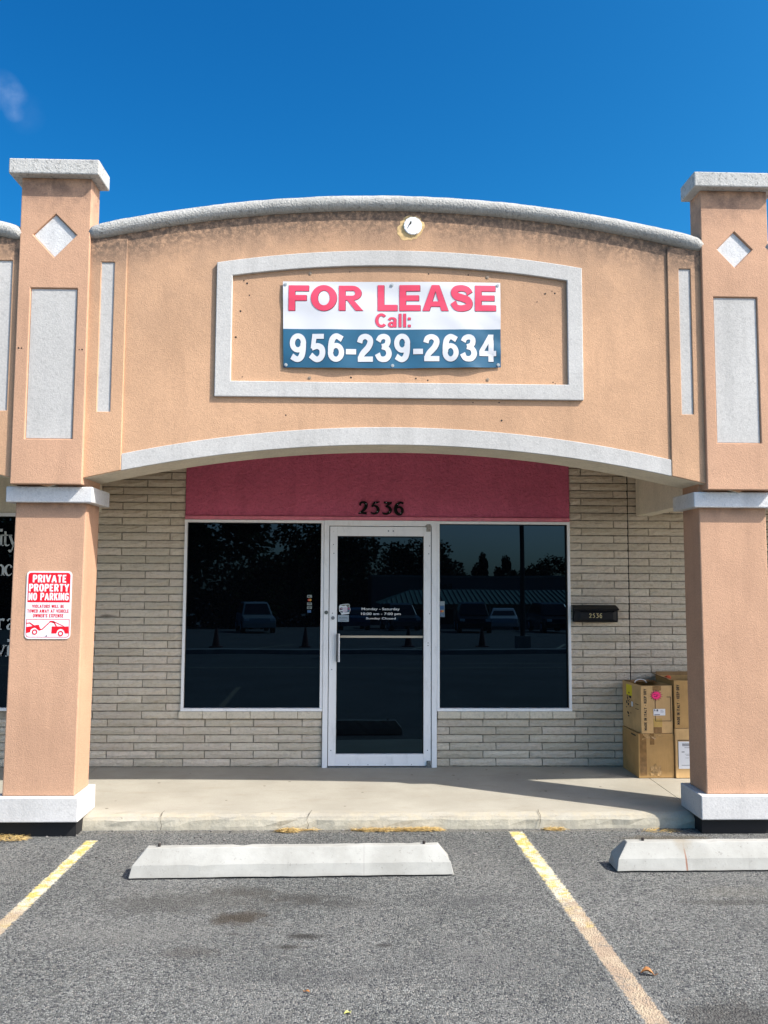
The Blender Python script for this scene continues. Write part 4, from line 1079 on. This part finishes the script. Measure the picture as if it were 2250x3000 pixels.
# ------------------------------------------------------------------ cardboard boxes by the right column
def carton(loc, rz, w, d, h, mat, label, side=None, open_top=False):
    C_ = empty("cardboard_box", loc, rz, label=label, category="cardboard box", group="cardboard boxes stacked beside the right column")
    bm = bmesh.new()
    if open_top:
        t = .006
        for q in ((0, w, 0, t, 0, h), (0, w, d - t, d, 0, h), (0, t, t + .0005, d - t - .0005, 0, h), (w - t, w, t + .0005, d - t - .0005, 0, h), (t, w - t, t, d - t, 0, t)): box(bm, *q)
        obj("box_body", bm, mat, C_)
    else:
        box(bm, 0, w, 0, d, 0, h); obj("box_body", bm, mat, C_, bevel=.004)
    return C_
def flat(C_, name, x0, x1, z0, z1, m, y=-.0012, side=False, zt=None):
    """thin sheet on the front (or on the left side) of a carton"""
    bm = bmesh.new()
    if side: box(bm, y, y + .0008, x0, x1, z0, z1)
    else: box(bm, x0, x1, y, y + .0008, z0, z1)
    return obj(name, bm, m, C_)
def side_text(C_, body, x0, x1, z0, z1, y=-.0014):
    bm = bmesh.new()
    caps(bm, body, z0, z1, 0, x1 - x0, y, 19, 13, lambda a, b: (x1 - b, a))
    return obj("printed_lettering", bm, INK, C_)
LOW = carton((2.147, -.430, .001), R(1.0), .300, .40, .362, CARD2, "brown taped carton at floor level nearest the door, under the pink starburst carton")
flat(LOW, "tape_strip", .012, .068, .02, .362, TAPE); flat(LOW, "tape_strip", .098, .135, .272, .365, TAPE)
bm = bmesh.new()
for _ in range(16):
    x, z = random.uniform(.10, .19), random.uniform(.006, .10); pts = []
    for i in range(5): a = i * 2 * PI / 5; r_ = random.uniform(.006, .022); pts.append((x + r_ * math.cos(a), max(.003, z + r_ * math.sin(a) * 1.6)))
    v = [bm.verts.new((px, -.0016 - random.uniform(0, .004), pz)) for px, pz in pts]; bm.faces.new(v)
for _ in range(12):
    x, z = random.uniform(.02, .20), random.uniform(.31, .36); a = random.uniform(-.6, .6)
    v = [bm.verts.new((px, -.0018 - random.uniform(0, .004), pz)) for px, pz in ((x, z), (x + .03, z + .03 * a), (x + .034, z + .03 * a + .007), (x + .004, z + .012))]; bm.faces.new(v)
obj("crumpled_tape", bm, TAPEC, LOW, kind='stuff')
flat(LOW, "dark_print", .06, .17, .33, .342, INK, side=True)
TOP = carton((2.174, -.437, .3665), R(4.0), .271, .40, .392, CARD1, "open carton with a hot pink starburst, stacked on the brown taped carton", open_top=True)
side_text(TOP, "MADE IN ITALY - KEEP DRY", .024, .047, .025, .366)
flat(TOP, "tape_strip", .102, .175, .352, .391, TAPE); flat(TOP, "tape_strip", .104, .176, .002, .050, TAPE); flat(TOP, "tape_strip", .104, .180, .051, .120, plain("amber_tape", (0.50, 0.33, 0.10), 0.2, var=.1))
bm = bmesh.new()
for q in ((.120, .1245, .098, .285), (.1245, .258, .098, .1025), (.254, .2585, .1025, .300), (.222, .254, .2955, .300)): box(bm, q[0], q[1], -.0021, -.0013, q[2], q[3])
obj("printed_square", bm, INK, TOP)
bm = bmesh.new(); box(bm, .105, .207, -.0032, -.0022, .146, .200, 0)
for a, b, z0, z1 in ((.112, .118, .182, .196), (.122, .130, .184, .188), (.132, .145, .180, .197), (.165, .185, .188, .190), (.165, .195, .180, .182), (.165, .192, .172, .174), (.112, .160, .150, .156)): box(bm, a, b, -.0038, -.0032, z0, z1, 1)
obj("shipping_label", bm, [LABELW, plain("label_print", (0.10, 0.10, 0.14), 0.7)], TOP)
def star(cx, cz, ra, rb, n, sx_=1.0):
    return [(cx + sx_ * (ra if i % 2 == 0 else rb) * math.cos(2 * PI * i / (2 * n) + .2), cz + .82 * (ra if i % 2 == 0 else rb) * math.sin(2 * PI * i / (2 * n) + .2)) for i in range(2 * n)]
bm = bmesh.new(); prism(bm, star(.131, .312, .058, .033, 14), -.0045, -.0038, 0); prism(bm, star(.131, .312, .053, .030, 14), -.0052, -.0045, 1)
for a, b, z0 in ((.105, .125, .318), (.128, .150, .312), (.112, .140, .300)): box(bm, a, b, -.0056, -.0052, z0, z0 + .006, 2)
obj("starburst", bm, [INK, HOT, plain("star_writing", (0.25, 0.01, 0.06), .7)], TOP)
flat(TOP, "yellow_note", .19, .315, .280, .372, YELLOW, side=True)
bm = bmesh.new()
for _ in range(22):
    yy, zz = random.gauss(.25, .028), random.gauss(.21, .05); w, h = random.uniform(.006, .022), random.uniform(.006, .022)
    box(bm, -.0019, -.0011, yy, yy + w, zz, zz + h)
for zz in (.185, .225): box(bm, -.0019, -.0011, .05, .12, zz, zz + .005)
obj("printed_symbols", bm, INK, TOP, kind='stuff')
flat(TOP, "small_label", .17, .205, .195, .235, LABELW, y=-.0028, side=True)
bm = bmesh.new(); v = [bm.verts.new(p) for p in ((.271, .004, .392), (.271, .396, .392), (.300, .396, .37), (.300, .004, .37))]; 
bm.free()
bm = bmesh.new(); box(bm, .02, .25, .26, .392, .393, .396); obj("top_flap", bm, CARD3, TOP)
RLOW = carton((2.455, -.440, .001), R(0), .345, .42, .405, CARD1, "carton at floor level half hidden by the right column, with a large white shipping label")
bm = bmesh.new(); box(bm, .020, .30, -.0018, -.0010, .308, .313, 0); box(bm, .020, .0235, -.0018, -.0010, .095, .308, 0); obj("printed_square", bm, INK, RLOW)
bm = bmesh.new(); box(bm, .024, .165, -.003, -.002, .078, .300, 0)
for a, b, z0, z1 in [(.058 + i * .0065, .058 + i * .0065 + .0035, .262, .285) for i in range(14)] + [(.050, .074, .212, .218), (.075, .130, .248, .251), (.078, .120, .196, .198), (.085, .130, .186, .188), (.08, .11, .165, .167), (.048, .125, .105, .108)]: box(bm, a, b, -.0036, -.003, z0, z1, 1)
obj("shipping_label", bm, [LABELW, plain("label_print_dark", (0.06, 0.07, 0.10), 0.7)], RLOW)
RTOP = carton((2.458, -.435, .4095), R(1.5), .350, .41, .392, CARD2, "open carton half hidden by the right column, stacked above the large white label", open_top=True)
side_text(RTOP, "MADE IN ITALY - KEEP DRY", .018, .042, .030, .358)
bm = bmesh.new(); v = [bm.verts.new(p) for p in ((.004, .02, .391), (.004, .40, .391), (-.042, .40, .412), (-.042, .02, .398))]; w = [bm.verts.new(q.co + Vector((.001, 0, .004))) for q in v]
bm.faces.new(v[::-1]); bm.faces.new(w)
for i in range(4): bm.faces.new((v[i], v[(i + 1) % 4], w[(i + 1) % 4], w[i]))
obj("side_flap", bm, CARD3, RTOP)
obj("back_flap", boxes([(.0, .34, .405, .409, .392, .425)]), CARD3, RTOP)
# cable coil and orange cloth inside the open cartons
bm = bmesh.new(); tube(bm, [(.05 * math.cos(a / 8 * PI), .02 + .0 * a, .03 * math.sin(a / 8 * PI)) for a in range(0, 9)], .004, 8)
o = obj("white_cord", bm, PVC, label="white cord looping up inside the open starburst carton", category="cord"); o.location = (2.225, -.30, .765)
bm = bmesh.new(); bmesh.ops.create_icosphere(bm, subdivisions=2, radius=.03)
for v in bm.verts: v.co *= random.uniform(.75, 1.2); v.co.z *= .7
o = obj("orange_cloth", bm, plain("orange_fabric", (0.55, 0.09, 0.03), .8), label="crumpled orange cloth poking out of the open carton by the right column", category="cloth"); o.location = (2.490, -.20, .800)

# ------------------------------------------------------------------ wheel stops
def wheel_stop(loc, rz, L, label, pins):
    S_ = empty("wheel_stop", loc, rz, label=label, category="wheel stop", group="concrete wheel stops in the parking bays")
    bm = bmesh.new(); prof = [(0, 0), (.016, .066), (.066, .150), (.118, .150), (.160, .066), (.172, 0)]
    nx = 28; rows = []
    for i in range(nx + 1):
        row = []
        for y, z in prof:
            t = i / nx; ins = .085 * (z / .150) ** 1.0 * (1 if z > .07 else .35)
            x = ins + (L - 2 * ins) * t; j = random.uniform(-.0012, .0012) - (random.uniform(.002, .007) if random.random() < .012 and z > .01 else 0)
            row.append(bm.verts.new((x, y + j, z + j)))
        rows.append(row)
    for A, B in zip(rows, rows[1:]):
        for k in range(len(prof) - 1): bm.faces.new((A[k], B[k], B[k + 1], A[k + 1]))
    bm.faces.new(rows[0][::-1]); bm.faces.new(rows[-1])
    bmesh.ops.recalc_face_normals(bm, faces=bm.faces)
    obj("concrete_block", bm, STOPC, S_, bevel=.005)
    for px in pins:
        b = bmesh.new(); tube(b, [(px, .092, .148), (px + .001, .092, .166)], .009, 10); obj("rebar_pin", b, RUST, S_)
    bm = bmesh.new(); box(bm, .02, L - .02, .022, .150, -.013, .0005); obj("mortar_bed", bm, RUST, S_)
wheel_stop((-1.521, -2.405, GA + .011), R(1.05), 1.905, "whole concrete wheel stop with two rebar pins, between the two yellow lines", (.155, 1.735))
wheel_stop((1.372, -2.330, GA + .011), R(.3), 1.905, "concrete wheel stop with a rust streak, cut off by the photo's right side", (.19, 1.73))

# ------------------------------------------------------------------ dry grass, leaves, pebbles
bm = bmesh.new()
def straw(cx, cy, rx, ry, n, h):
    for _ in range(n):
        a = random.uniform(0, 2 * PI); q = math.sqrt(random.random()); x = cx + rx * q * math.cos(a); y = cy + ry * q * math.sin(a)
        L = random.uniform(.015, .06); t = random.uniform(-.9, .9) + (PI if random.random() < .5 else 0); z = GA + .003 + h * random.random() * (1 - q * .7)
        d = Vector((math.cos(t), math.sin(t), random.uniform(-.25, .35))).normalized(); w = Vector((-d.y, d.x, .3)).normalized() * random.uniform(.0007, .0018)
        p = Vector((x, y, z)); m_ = p + d * L * .5 + Vector((0, 0, .004)); e = p + d * L
        for u in (p, m_, e): u.z = max(u.z, GA + .002)
        v = [bm.verts.new(c) for c in (p - w, p + w, m_ + w, m_ - w, e)]
        bm.faces.new((v[0], v[1], v[2], v[3])); bm.faces.new((v[3], v[2], v[4]))
straw(-.675, -1.478, .085, .040, 496, 0.018); straw(-.54, -1.462, .07, .014, 90, .010)
straw(.02, -1.468, .22, .030, 720, 0.014); straw(.25, -1.462, .16, .034, 760, 0.02); straw(-.17, -1.465, .08, .014, 150, .012)
straw(1.19, -1.462, .085, .024, 240, 0.012); straw(-2.55, -1.62, .14, .07, 560, 0.018); straw(1.95, -1.50, .15, .03, 120, .008)
obj("dry_grass", bm, STRAW, kind='stuff')
bm = bmesh.new()
for _ in range(420):
    x, y = random.uniform(-2.4, 2.6), -1.45 - abs(random.gauss(0, .55))
    if random.random() < .45: y = -1.45 - abs(random.gauss(0, .07))
    if y < -4.4: continue
    s = random.choice((.002, .003, .004, .004, .007)) * random.uniform(.8, 1.3)
    if random.random() < .02: s *= 1.8
    k = len(bm.verts); bmesh.ops.create_icosphere(bm, subdivisions=1, radius=s); bm.verts.ensure_lookup_table()
    for v in bm.verts[k:]: v.co = Vector((v.co.x * 1.3, v.co.y, v.co.z * .7)) * random.uniform(.8, 1.2) + Vector((x, y, GA + s * .4))
obj("loose_grit", bm, plain("grit_stone", (0.16, 0.15, 0.14), .9, var=.6, scale=8), kind='stuff')
def leaf(loc, rz, L, m, label, curl):
    bm = bmesh.new(); n = 8; rows = []
    for i in range(n + 1):
        t = i / n; w = L * .26 * math.sin(PI * t) ** .8 + .0008
        zc = L * curl * math.sin(PI * t * 1.1)
        rows.append([bm.verts.new((L * (t - .5), s * w, .004 + zc + abs(s) * w * .8)) for s in (-1, 0, 1)])
    for A, B in zip(rows, rows[1:]):
        for k in range(2): bm.faces.new((A[k], B[k], B[k + 1], A[k + 1]))
    tube(bm, [(L * .5, 0, .004), (L * .72, .004, .010)], .0012, 5)
    o = obj("dead_leaf", bm, m, label=label, category="leaf"); o.location = loc; o.rotation_euler = (0, 0, rz)
leaf((1.105, -3.63, GA), R(-15), .062, LEAFB, "curled brown dead leaf on the asphalt right of the long yellow line", .22)
leaf((-.228, -3.94, GA), R(20), .026, LEAFY, "small yellow-green leaf on the asphalt at the photo's bottom edge", .1)
leaf((-.40, -3.76, GA), R(160), .024, LEAFB, "small flat brown leaf on the asphalt left of the yellow-green leaf", .08)

# ------------------------------------------------------------------ across the street (seen mirrored in the glass)
def far_line(x0, x1, y0, w, bow, name, m, zoff=.006):
    bm = bmesh.new(); n = 30; A = []; B = []
    for i in range(n + 1):
        x = x0 + (x1 - x0) * i / n; y = y0 + bow * ((x - 1) / 10) ** 2
        A.append(bm.verts.new((x, y - w / 2, gz(y - w / 2) + zoff))); B.append(bm.verts.new((x, y + w / 2, gz(y + w / 2) + zoff)))
    for i in range(n): bm.faces.new((A[i], A[i + 1], B[i + 1], B[i]))
    return obj(name, bm, m, kind='structure')
far_paint = plain("road_paint", (0.52, 0.47, 0.33), .9, var=.2, scale=6)
far_line(-14, 16, -10.6, .12, -1.2, "painted_road_line", far_paint)
far_line(2.2, 5.5, -12.6, .10, 0, "painted_road_line", far_paint)
def kerb(y0, bow):
    bm = bmesh.new(); n = 40; rows = []
    for i in range(n + 1):
        x = -26 + 54 * i / n; y = y0 + bow * ((x - 1) / 10) ** 2; z = gz(y)
        rows.append([bm.verts.new(p) for p in ((x, y + .12, z - .1), (x, y + .10, z + .13), (x, y - .10, z + .15), (x, y - .14, z - .1))])
    for A, B in zip(rows, rows[1:]):
        for k in range(3): bm.faces.new((A[k], A[k + 1], B[k + 1], B[k]))
    bmesh.ops.recalc_face_normals(bm, faces=bm.faces)
    obj("road_kerb", bm, plain("kerb_concrete", (0.33, 0.32, 0.29), .9, var=.2, scale=3), kind='structure')
kerb(-18.4, -1.0)
for x in (2.0, 7.0, 10.0, -3.5): 
    bm = bmesh.new(); v = [bm.verts.new((x + dx + k * 1.4, y, gz(y) + .008)) for dx, k, y in ((0, 0, -21), (.12, 0, -21), (.12, 1, -25), (0, 1, -25))]; bm.faces.new(v); obj("painted_bay_line", bm, far_paint, kind='structure')

def fx(x, y): return x - .025 * y
# low shop with a green ribbed metal roof, and a taller flat-roofed block behind it
far_wall = plain("far_wall_paint", (0.30, 0.28, 0.24), .9, var=.15, scale=.6); far_glass = plain("far_window_glass", (0.02, 0.025, 0.03), .1)
GR = empty("green_roof_shop", (fx(9, -62), -62, gz(-62)), label="low shop with a green ribbed metal hip roof, mirrored in the right window", category="shop")
gx0, gx1, gy0, gy1, ez, rz_ = -7.6, 22, 4.0, -5.0, 2.15, 3.25
bm = bmesh.new(); e = [(gx0, gy0, ez), (gx1, gy0, ez), (gx1, gy1, ez), (gx0, gy1, ez)]; rdg = [(gx0 + 2.6, -.5, rz_), (gx1 - 2.6, -.5, rz_)]
V = [bm.verts.new(p) for p in e + rdg]
for f in ((0, 1, 5, 4), (1, 2, 5), (2, 3, 4, 5), (3, 0, 4), (3, 2, 1, 0)): bm.faces.new([V[i] for i in f])
green = plain("green_metal_roof", (0.14, 0.24, 0.19), .5, .0, var=.1, scale=.5)
RF = obj("roof", bm, green, GR)
bm = bmesh.new(); n = 74
for i in range(n):
    x = gx0 + .2 + (gx1 - gx0 - .4) * i / (n - 1); t = min(1, (x - gx0) / 2.6, (gx1 - x) / 2.6)
    a = Vector((x, gy0, ez)); b = Vector((x, gy0 + (-.5 - gy0) * t, ez + (rz_ - ez) * t))
    tube(bm, [a + Vector((0, .02, .03)), b + Vector((0, .02, .03))], .06, 4)
obj("roof_rib", bm, plain("roof_rib_shade", (0.09, 0.16, 0.13), .5), GR, kind='stuff')
bm = boxes([(gx0 + 1.5, gx1 - 1.5, -4.5, 1.8, -.5, ez)]); obj("wall", bm, far_wall, GR)
for i in range(5): obj("window", boxes([(gx0 + 3 + i * 5, gx0 + 6 + i * 5, 1.80, 1.83, .5, 1.7)]), far_glass, GR)
for i in range(8): obj("porch_post", boxes([(gx0 + .5 + i * 4.05, gx0 + .65 + i * 4.05, 3.5, 3.65, -.4, ez)]), far_wall, GR)
FB = empty("flat_roof_block", (fx(13, -80), -80, gz(-80)), label="grey flat-roofed block rising behind the green roofed shop", category="building")
obj("wall", boxes([(-12, 20, -6, 4, -.5, 4.75)]), plain("block_wall", (0.16, 0.165, 0.16), .9, var=.1, scale=.4), FB)
obj("parapet_cap", boxes([(-12.1, 20.1, -6.1, 4.1, 4.75, 4.95)]), far_wall, FB)
bm = bmesh.new(); vs, fs, (a, b, c, d) = text_mesh("EAST", .02); nv = [bm.verts.new((-4 - (v.x - a) / (b - a) * 1.9, 4.02, 3.5 + (v.y - c) / (d - c) * .6)) for v in vs]
for f in fs:
    try: bm.faces.new([nv[i] for i in f])
    except ValueError: pass
obj("wall_lettering", bm, INK, FB)
# lamp post
LP = empty("lamp_post", (fx(5.2, -20), -20, gz(-20)), label="tall dark steel lamp post by the far kerb", category="lamp post")
bm = bmesh.new(); tube(bm, [(0, 0, -.2), (0, 0, 2.5), (0, 0, 7.5)], [.085, .08, .06], 10); obj("pole", bm, RUST, LP)
bm = boxes([(-.22, .22, -.22, .22, 0, .5)]); obj("footing", bm, far_wall, LP)
bm = bmesh.new(); tube(bm, [(0, 0, 7.45), (0, .9, 7.6)], .04, 8); box(bm, -.15, .15, .8, 1.4, 7.55, 7.68); obj("lamp_head", bm, RUST, LP)

# parked cars
TYRE = plain("tyre_rubber", (0.015, 0.015, 0.016), .8); RIM = plain("wheel_rim", (0.4, 0.4, 0.41), .3, .8)
def make_car(loc, rz, paint, label, suv=True):
    Cr = empty("parked_car", loc, rz, label=label, category="car", group="cars parked across the road")
    h = 1.70 if suv else 1.45
    low = [(-2.25, .35), (2.25, .35), (2.3, .62), (2.22, .88), (1.15, 1.0), (-2.15, 1.02), (-2.3, .75)]
    top = [(1.15, 1.0), (.55, h - .06), (.2, h), (-1.5 if suv else -.9, h - .02), (-2.05 if suv else -1.5, 1.02)]
    def hull(b, prof, w0, w1, zs, mi=0):
        L = []; Q = []
        for x, z in prof:
            w = w0 + (w1 - w0) * min(1, max(0, (z - zs[0]) / (zs[1] - zs[0])))
            L.append(b.verts.new((x, -w, z))); Q.append(b.verts.new((x, w, z)))
        n = len(prof)
        b.faces.new(L); b.faces.new(Q[::-1])
        for i in range(n): b.faces.new((L[(i + 1) % n], L[i], Q[i], Q[(i + 1) % n]))
        bmesh.ops.recalc_face_normals(b, faces=b.faces)
    b = bmesh.new(); hull(b, low, .90, .86, (.35, 1.0)); hull(b, top, .85, .66, (1.0, h)); obj("body", b, paint, Cr, bevel=.03)
    gl = [(1.02, 1.06), (.50, h - .12), (.18, h - .09), (-1.45 if suv else -.85, h - .11), (-1.92 if suv else -1.4, 1.07)]
    b = bmesh.new(); hull(b, gl, .855, .69, (1.0, h)); obj("side_glass", b, far_glass, Cr)
    b = bmesh.new(); pts = [(1.12, 1.06), (.60, h - .10)]
    for xx in ((1, pts),): 
        v = [b.verts.new(p) for p in ((1.135, -.74, 1.05), (1.135, .74, 1.05), (.60, .60, h - .10), (.60, -.60, h - .10))]; b.faces.new(v)
    xr = -2.02 if suv else -1.47; xt = -1.58 if suv else -1.0
    v = [b.verts.new(p) for p in ((xr - .04, .72, 1.08), (xr - .04, -.72, 1.08), (xt - .03, -.60, h - .12), (xt - .03, .60, h - .12))]; b.faces.new(v)
    obj("windscreen", b, far_glass, Cr)
    for x in (-1.4, 1.4):
        for s in (-1, 1):
            b = bmesh.new(); bmesh.ops.create_cone(b, cap_ends=True, segments=20, radius1=.35, radius2=.35, depth=.24, matrix=Matrix.Translation((x, s * .82, .35)) @ Matrix.Rotation(PI / 2, 4, 'X'))
            w = obj("wheel", b, TYRE, Cr, bevel=.02)
            b = bmesh.new(); bmesh.ops.create_cone(b, cap_ends=True, segments=16, radius1=.22, radius2=.18, depth=.04, matrix=Matrix.Translation((x, s * .95, .35)) @ Matrix.Rotation(-s * PI / 2, 4, 'X')); obj("rim", b, RIM, w)
    for s in (-1, 1):
        obj("headlight", boxes([(2.16, 2.275, s * .70 - .14, s * .70 + .14, .72, .86)]), LETW, Cr)
        obj("tail_light", boxes([(-2.29, -2.17, s * .74 - .10, s * .74 + .10, .80, .98)]), SIGNR, Cr)
cp = {n: Mat(n + "_car_paint", c, .25).m for n, c in dict(silver=(.34, .38, .38), white=(.62, .64, .64), black=(.015, .016, .018), blue=(.05, .09, .16), grey=(.12, .12, .125)).items()}
for x, y, r_, col_, suv, lab in ((-6.1, -41, 78, 'silver', True, "silver crossover parked alone across the road, nearest to the left window's middle"), (2.4, -46, 82, 'grey', True, "grey crossover parked in front of the green roofed shop's left end"),
                                 (6.4, -41, 95, 'black', True, "black crossover parked left of the lamp post's mirror image"), (9.4, -48, 100, 'white', False, "white saloon parked in front of the green roofed shop"),
                                 (11.2, -42, 88, 'black', True, "black crossover parked right of the white saloon"), (-.6, -47, 85, 'blue', False, "dark blue saloon parked left of the grey crossover")):
    make_car((fx(x, y), y, gz(y)), R(r_), cp[col_], lab, suv)
# traffic cones along the far kerb
CONEM = plain("orange_cone_plastic", (.10, .014, .008), .6)
for (x, y), lab in (((-5.2, -22.5), "orange traffic cone standing left of the silver crossover across the road"), ((-2.1, -22.8), "orange traffic cone standing right of the silver crossover across the road"),
                    ((1.6, -23), "orange traffic cone standing in front of the grey crossover across the road"), ((4.3, -23), "orange traffic cone standing nearest to the tall lamp post")):
    K = empty("traffic_cone", (fx(x, y), y, gz(y)), label=lab, category="traffic cone", group="traffic cones across the road")
    b = bmesh.new(); bmesh.ops.create_cone(b, cap_ends=True, segments=16, radius1=.13, radius2=.03, depth=.68, matrix=Matrix.Translation((0, 0, .37))); obj("cone", b, CONEM, K)
    obj("base", boxes([(-.2, .2, -.2, .2, .002, .04)]), CONEM, K)

# trees beyond the shops
BARK = plain("tree_bark", (0.07, 0.055, 0.04), .9, var=.3, scale=6)
lf = Mat("tree_leaves", (.05, .08, .03), 1.0, 0, .0)
lf.color(lf.mix(lf.ramp(lf.noise(.9, 4), .35, .65), (.010, .018, .007), (.022, .036, .013)))
LEAVES = lf.m
crowns = []
for kind in range(4):
    b = bmesh.new(); rnd = random.Random(kind + 3); lobes = []
    slim = kind == 3
    for _ in range(16 if not slim else 12):
        z = rnd.uniform(.16, .95); rr = (.42 * math.sin(PI * min(1, (z - .1) / .95)) + .08) * (.4 if slim else 1.0); a = rnd.uniform(0, 2 * PI)
        lobes.append((Vector((rr * math.cos(a) * rnd.random(), rr * math.sin(a) * rnd.random(), z)), rnd.uniform(.10, .2) * (.6 if slim else 1)))
    for c, r_ in lobes:
        for _ in range(330):
            d = Vector((rnd.gauss(0, 1), rnd.gauss(0, 1), rnd.gauss(0, 1))).normalized() * r_ * rnd.uniform(.5, 1.25); p = c + d
            s = rnd.uniform(.008, .019); q = Vector((rnd.gauss(0, 1), rnd.gauss(0, 1), rnd.gauss(0, 1))).normalized(); w = q.orthogonal().normalized(); t = q.cross(w)
            b.faces.new([b.verts.new(p + w * s * 1.5), b.verts.new(p + t * s), b.verts.new(p - w * s * 1.5), b.verts.new(p - t * s)])
    me = bpy.data.meshes.new("crown"); b.to_mesh(me); b.free(); me.materials.append(LEAVES)
    b = bmesh.new(); tube(b, [(0, 0, -.03), (.01, 0, .25), (-.01, .01, .55)], [.035, .026, .012], 8)
    for a in range(5):
        an = a * 1.3; tube(b, [(0, 0, .25 + a * .05), (.12 * math.cos(an), .12 * math.sin(an), .42 + a * .06)], [.014, .005], 6)
    mt = bpy.data.meshes.new("trunk"); b.to_mesh(mt); b.free(); mt.materials.append(BARK)
    crowns.append((me, mt))
ORD = "first second third fourth fifth sixth seventh eighth ninth tenth eleventh twelfth thirteenth fourteenth fifteenth sixteenth seventeenth eighteenth nineteenth twentieth".split()
row = sorted(((-48, -66, 11.5, 0, 1.3), (-40, -62, 11.8, 2, 1.3), (-33, -58, 11.5, 1, 1.3), (-26, -60, 10.6, 0, 1.3), (-20.5, -58, 9.6, 1, 1.3), (-15.5, -60, 9.3, 2, 1.3), (-10.5, -64, 9.9, 0, 1.25), (-6.8, -72, 10.0, 1, 1.15), (-4.2, -80, 10.1, 2, 1.2), (-1.2, -88, 8.9, 0, 1.2), (2.0, -92, 8.2, 1, 1.3),
              (5.2, -92, 8.8, 2, 1.2), (8.6, -94, 8.8, 0, 1.2), (12, -94, 8.1, 1, 1.2), (15.0, -94, 8.9, 3, 1.1), (17.6, -94, 8.6, 3, 1.15), (21, -95, 6.6, 2, 1.5), (25.5, -95, 7.4, 0, 1.3), (31, -95, 7.8, 1, 1.5)))
for i, (x, y, H, k, w) in enumerate(row):
    lab = ("slender dark conifer, " if k == 3 else "broad dark leafy tree, ") + ORD[len(row) - 1 - i] + " from the right in the row across the road"
    Tt = empty("slender_tree" if k == 3 else "leafy_tree", (fx(x, y), y, gz(y) - .2), random.uniform(0, 6), label=lab, category="tree", group="trees across the road")
    Tt.scale = (H * w * (.55 if k == 3 else 1), H * w * (.55 if k == 3 else 1), H)
    for nm, me in zip(("crown", "trunk"), crowns[k]):
        o = bpy.data.objects.new(nm, me); COL.objects.link(o); o.parent = Tt
b = bmesh.new(); rnd = random.Random(11)
for _ in range(7000):
    x = rnd.uniform(-60, -3); q = Vector((rnd.gauss(0, 1), rnd.gauss(0, 1), rnd.gauss(0, 1))).normalized(); w = q.orthogonal().normalized(); t = q.cross(w)
    y = -66 + rnd.uniform(-1, 1) - .35 * max(0, x + 14); p = Vector((fx(x, y), y, gz(y) + rnd.uniform(-.1, 3.2 + .5 * math.sin(x * .7)))); k = rnd.uniform(.12, .3)
    b.faces.new([b.verts.new(p + w * k * 1.5), b.verts.new(p + t * k), b.verts.new(p - w * k * 1.5), b.verts.new(p - t * k)])
obj("hedge", b, LEAVES, label="long dark hedge along the far edge of the lot across the road", category="hedge")
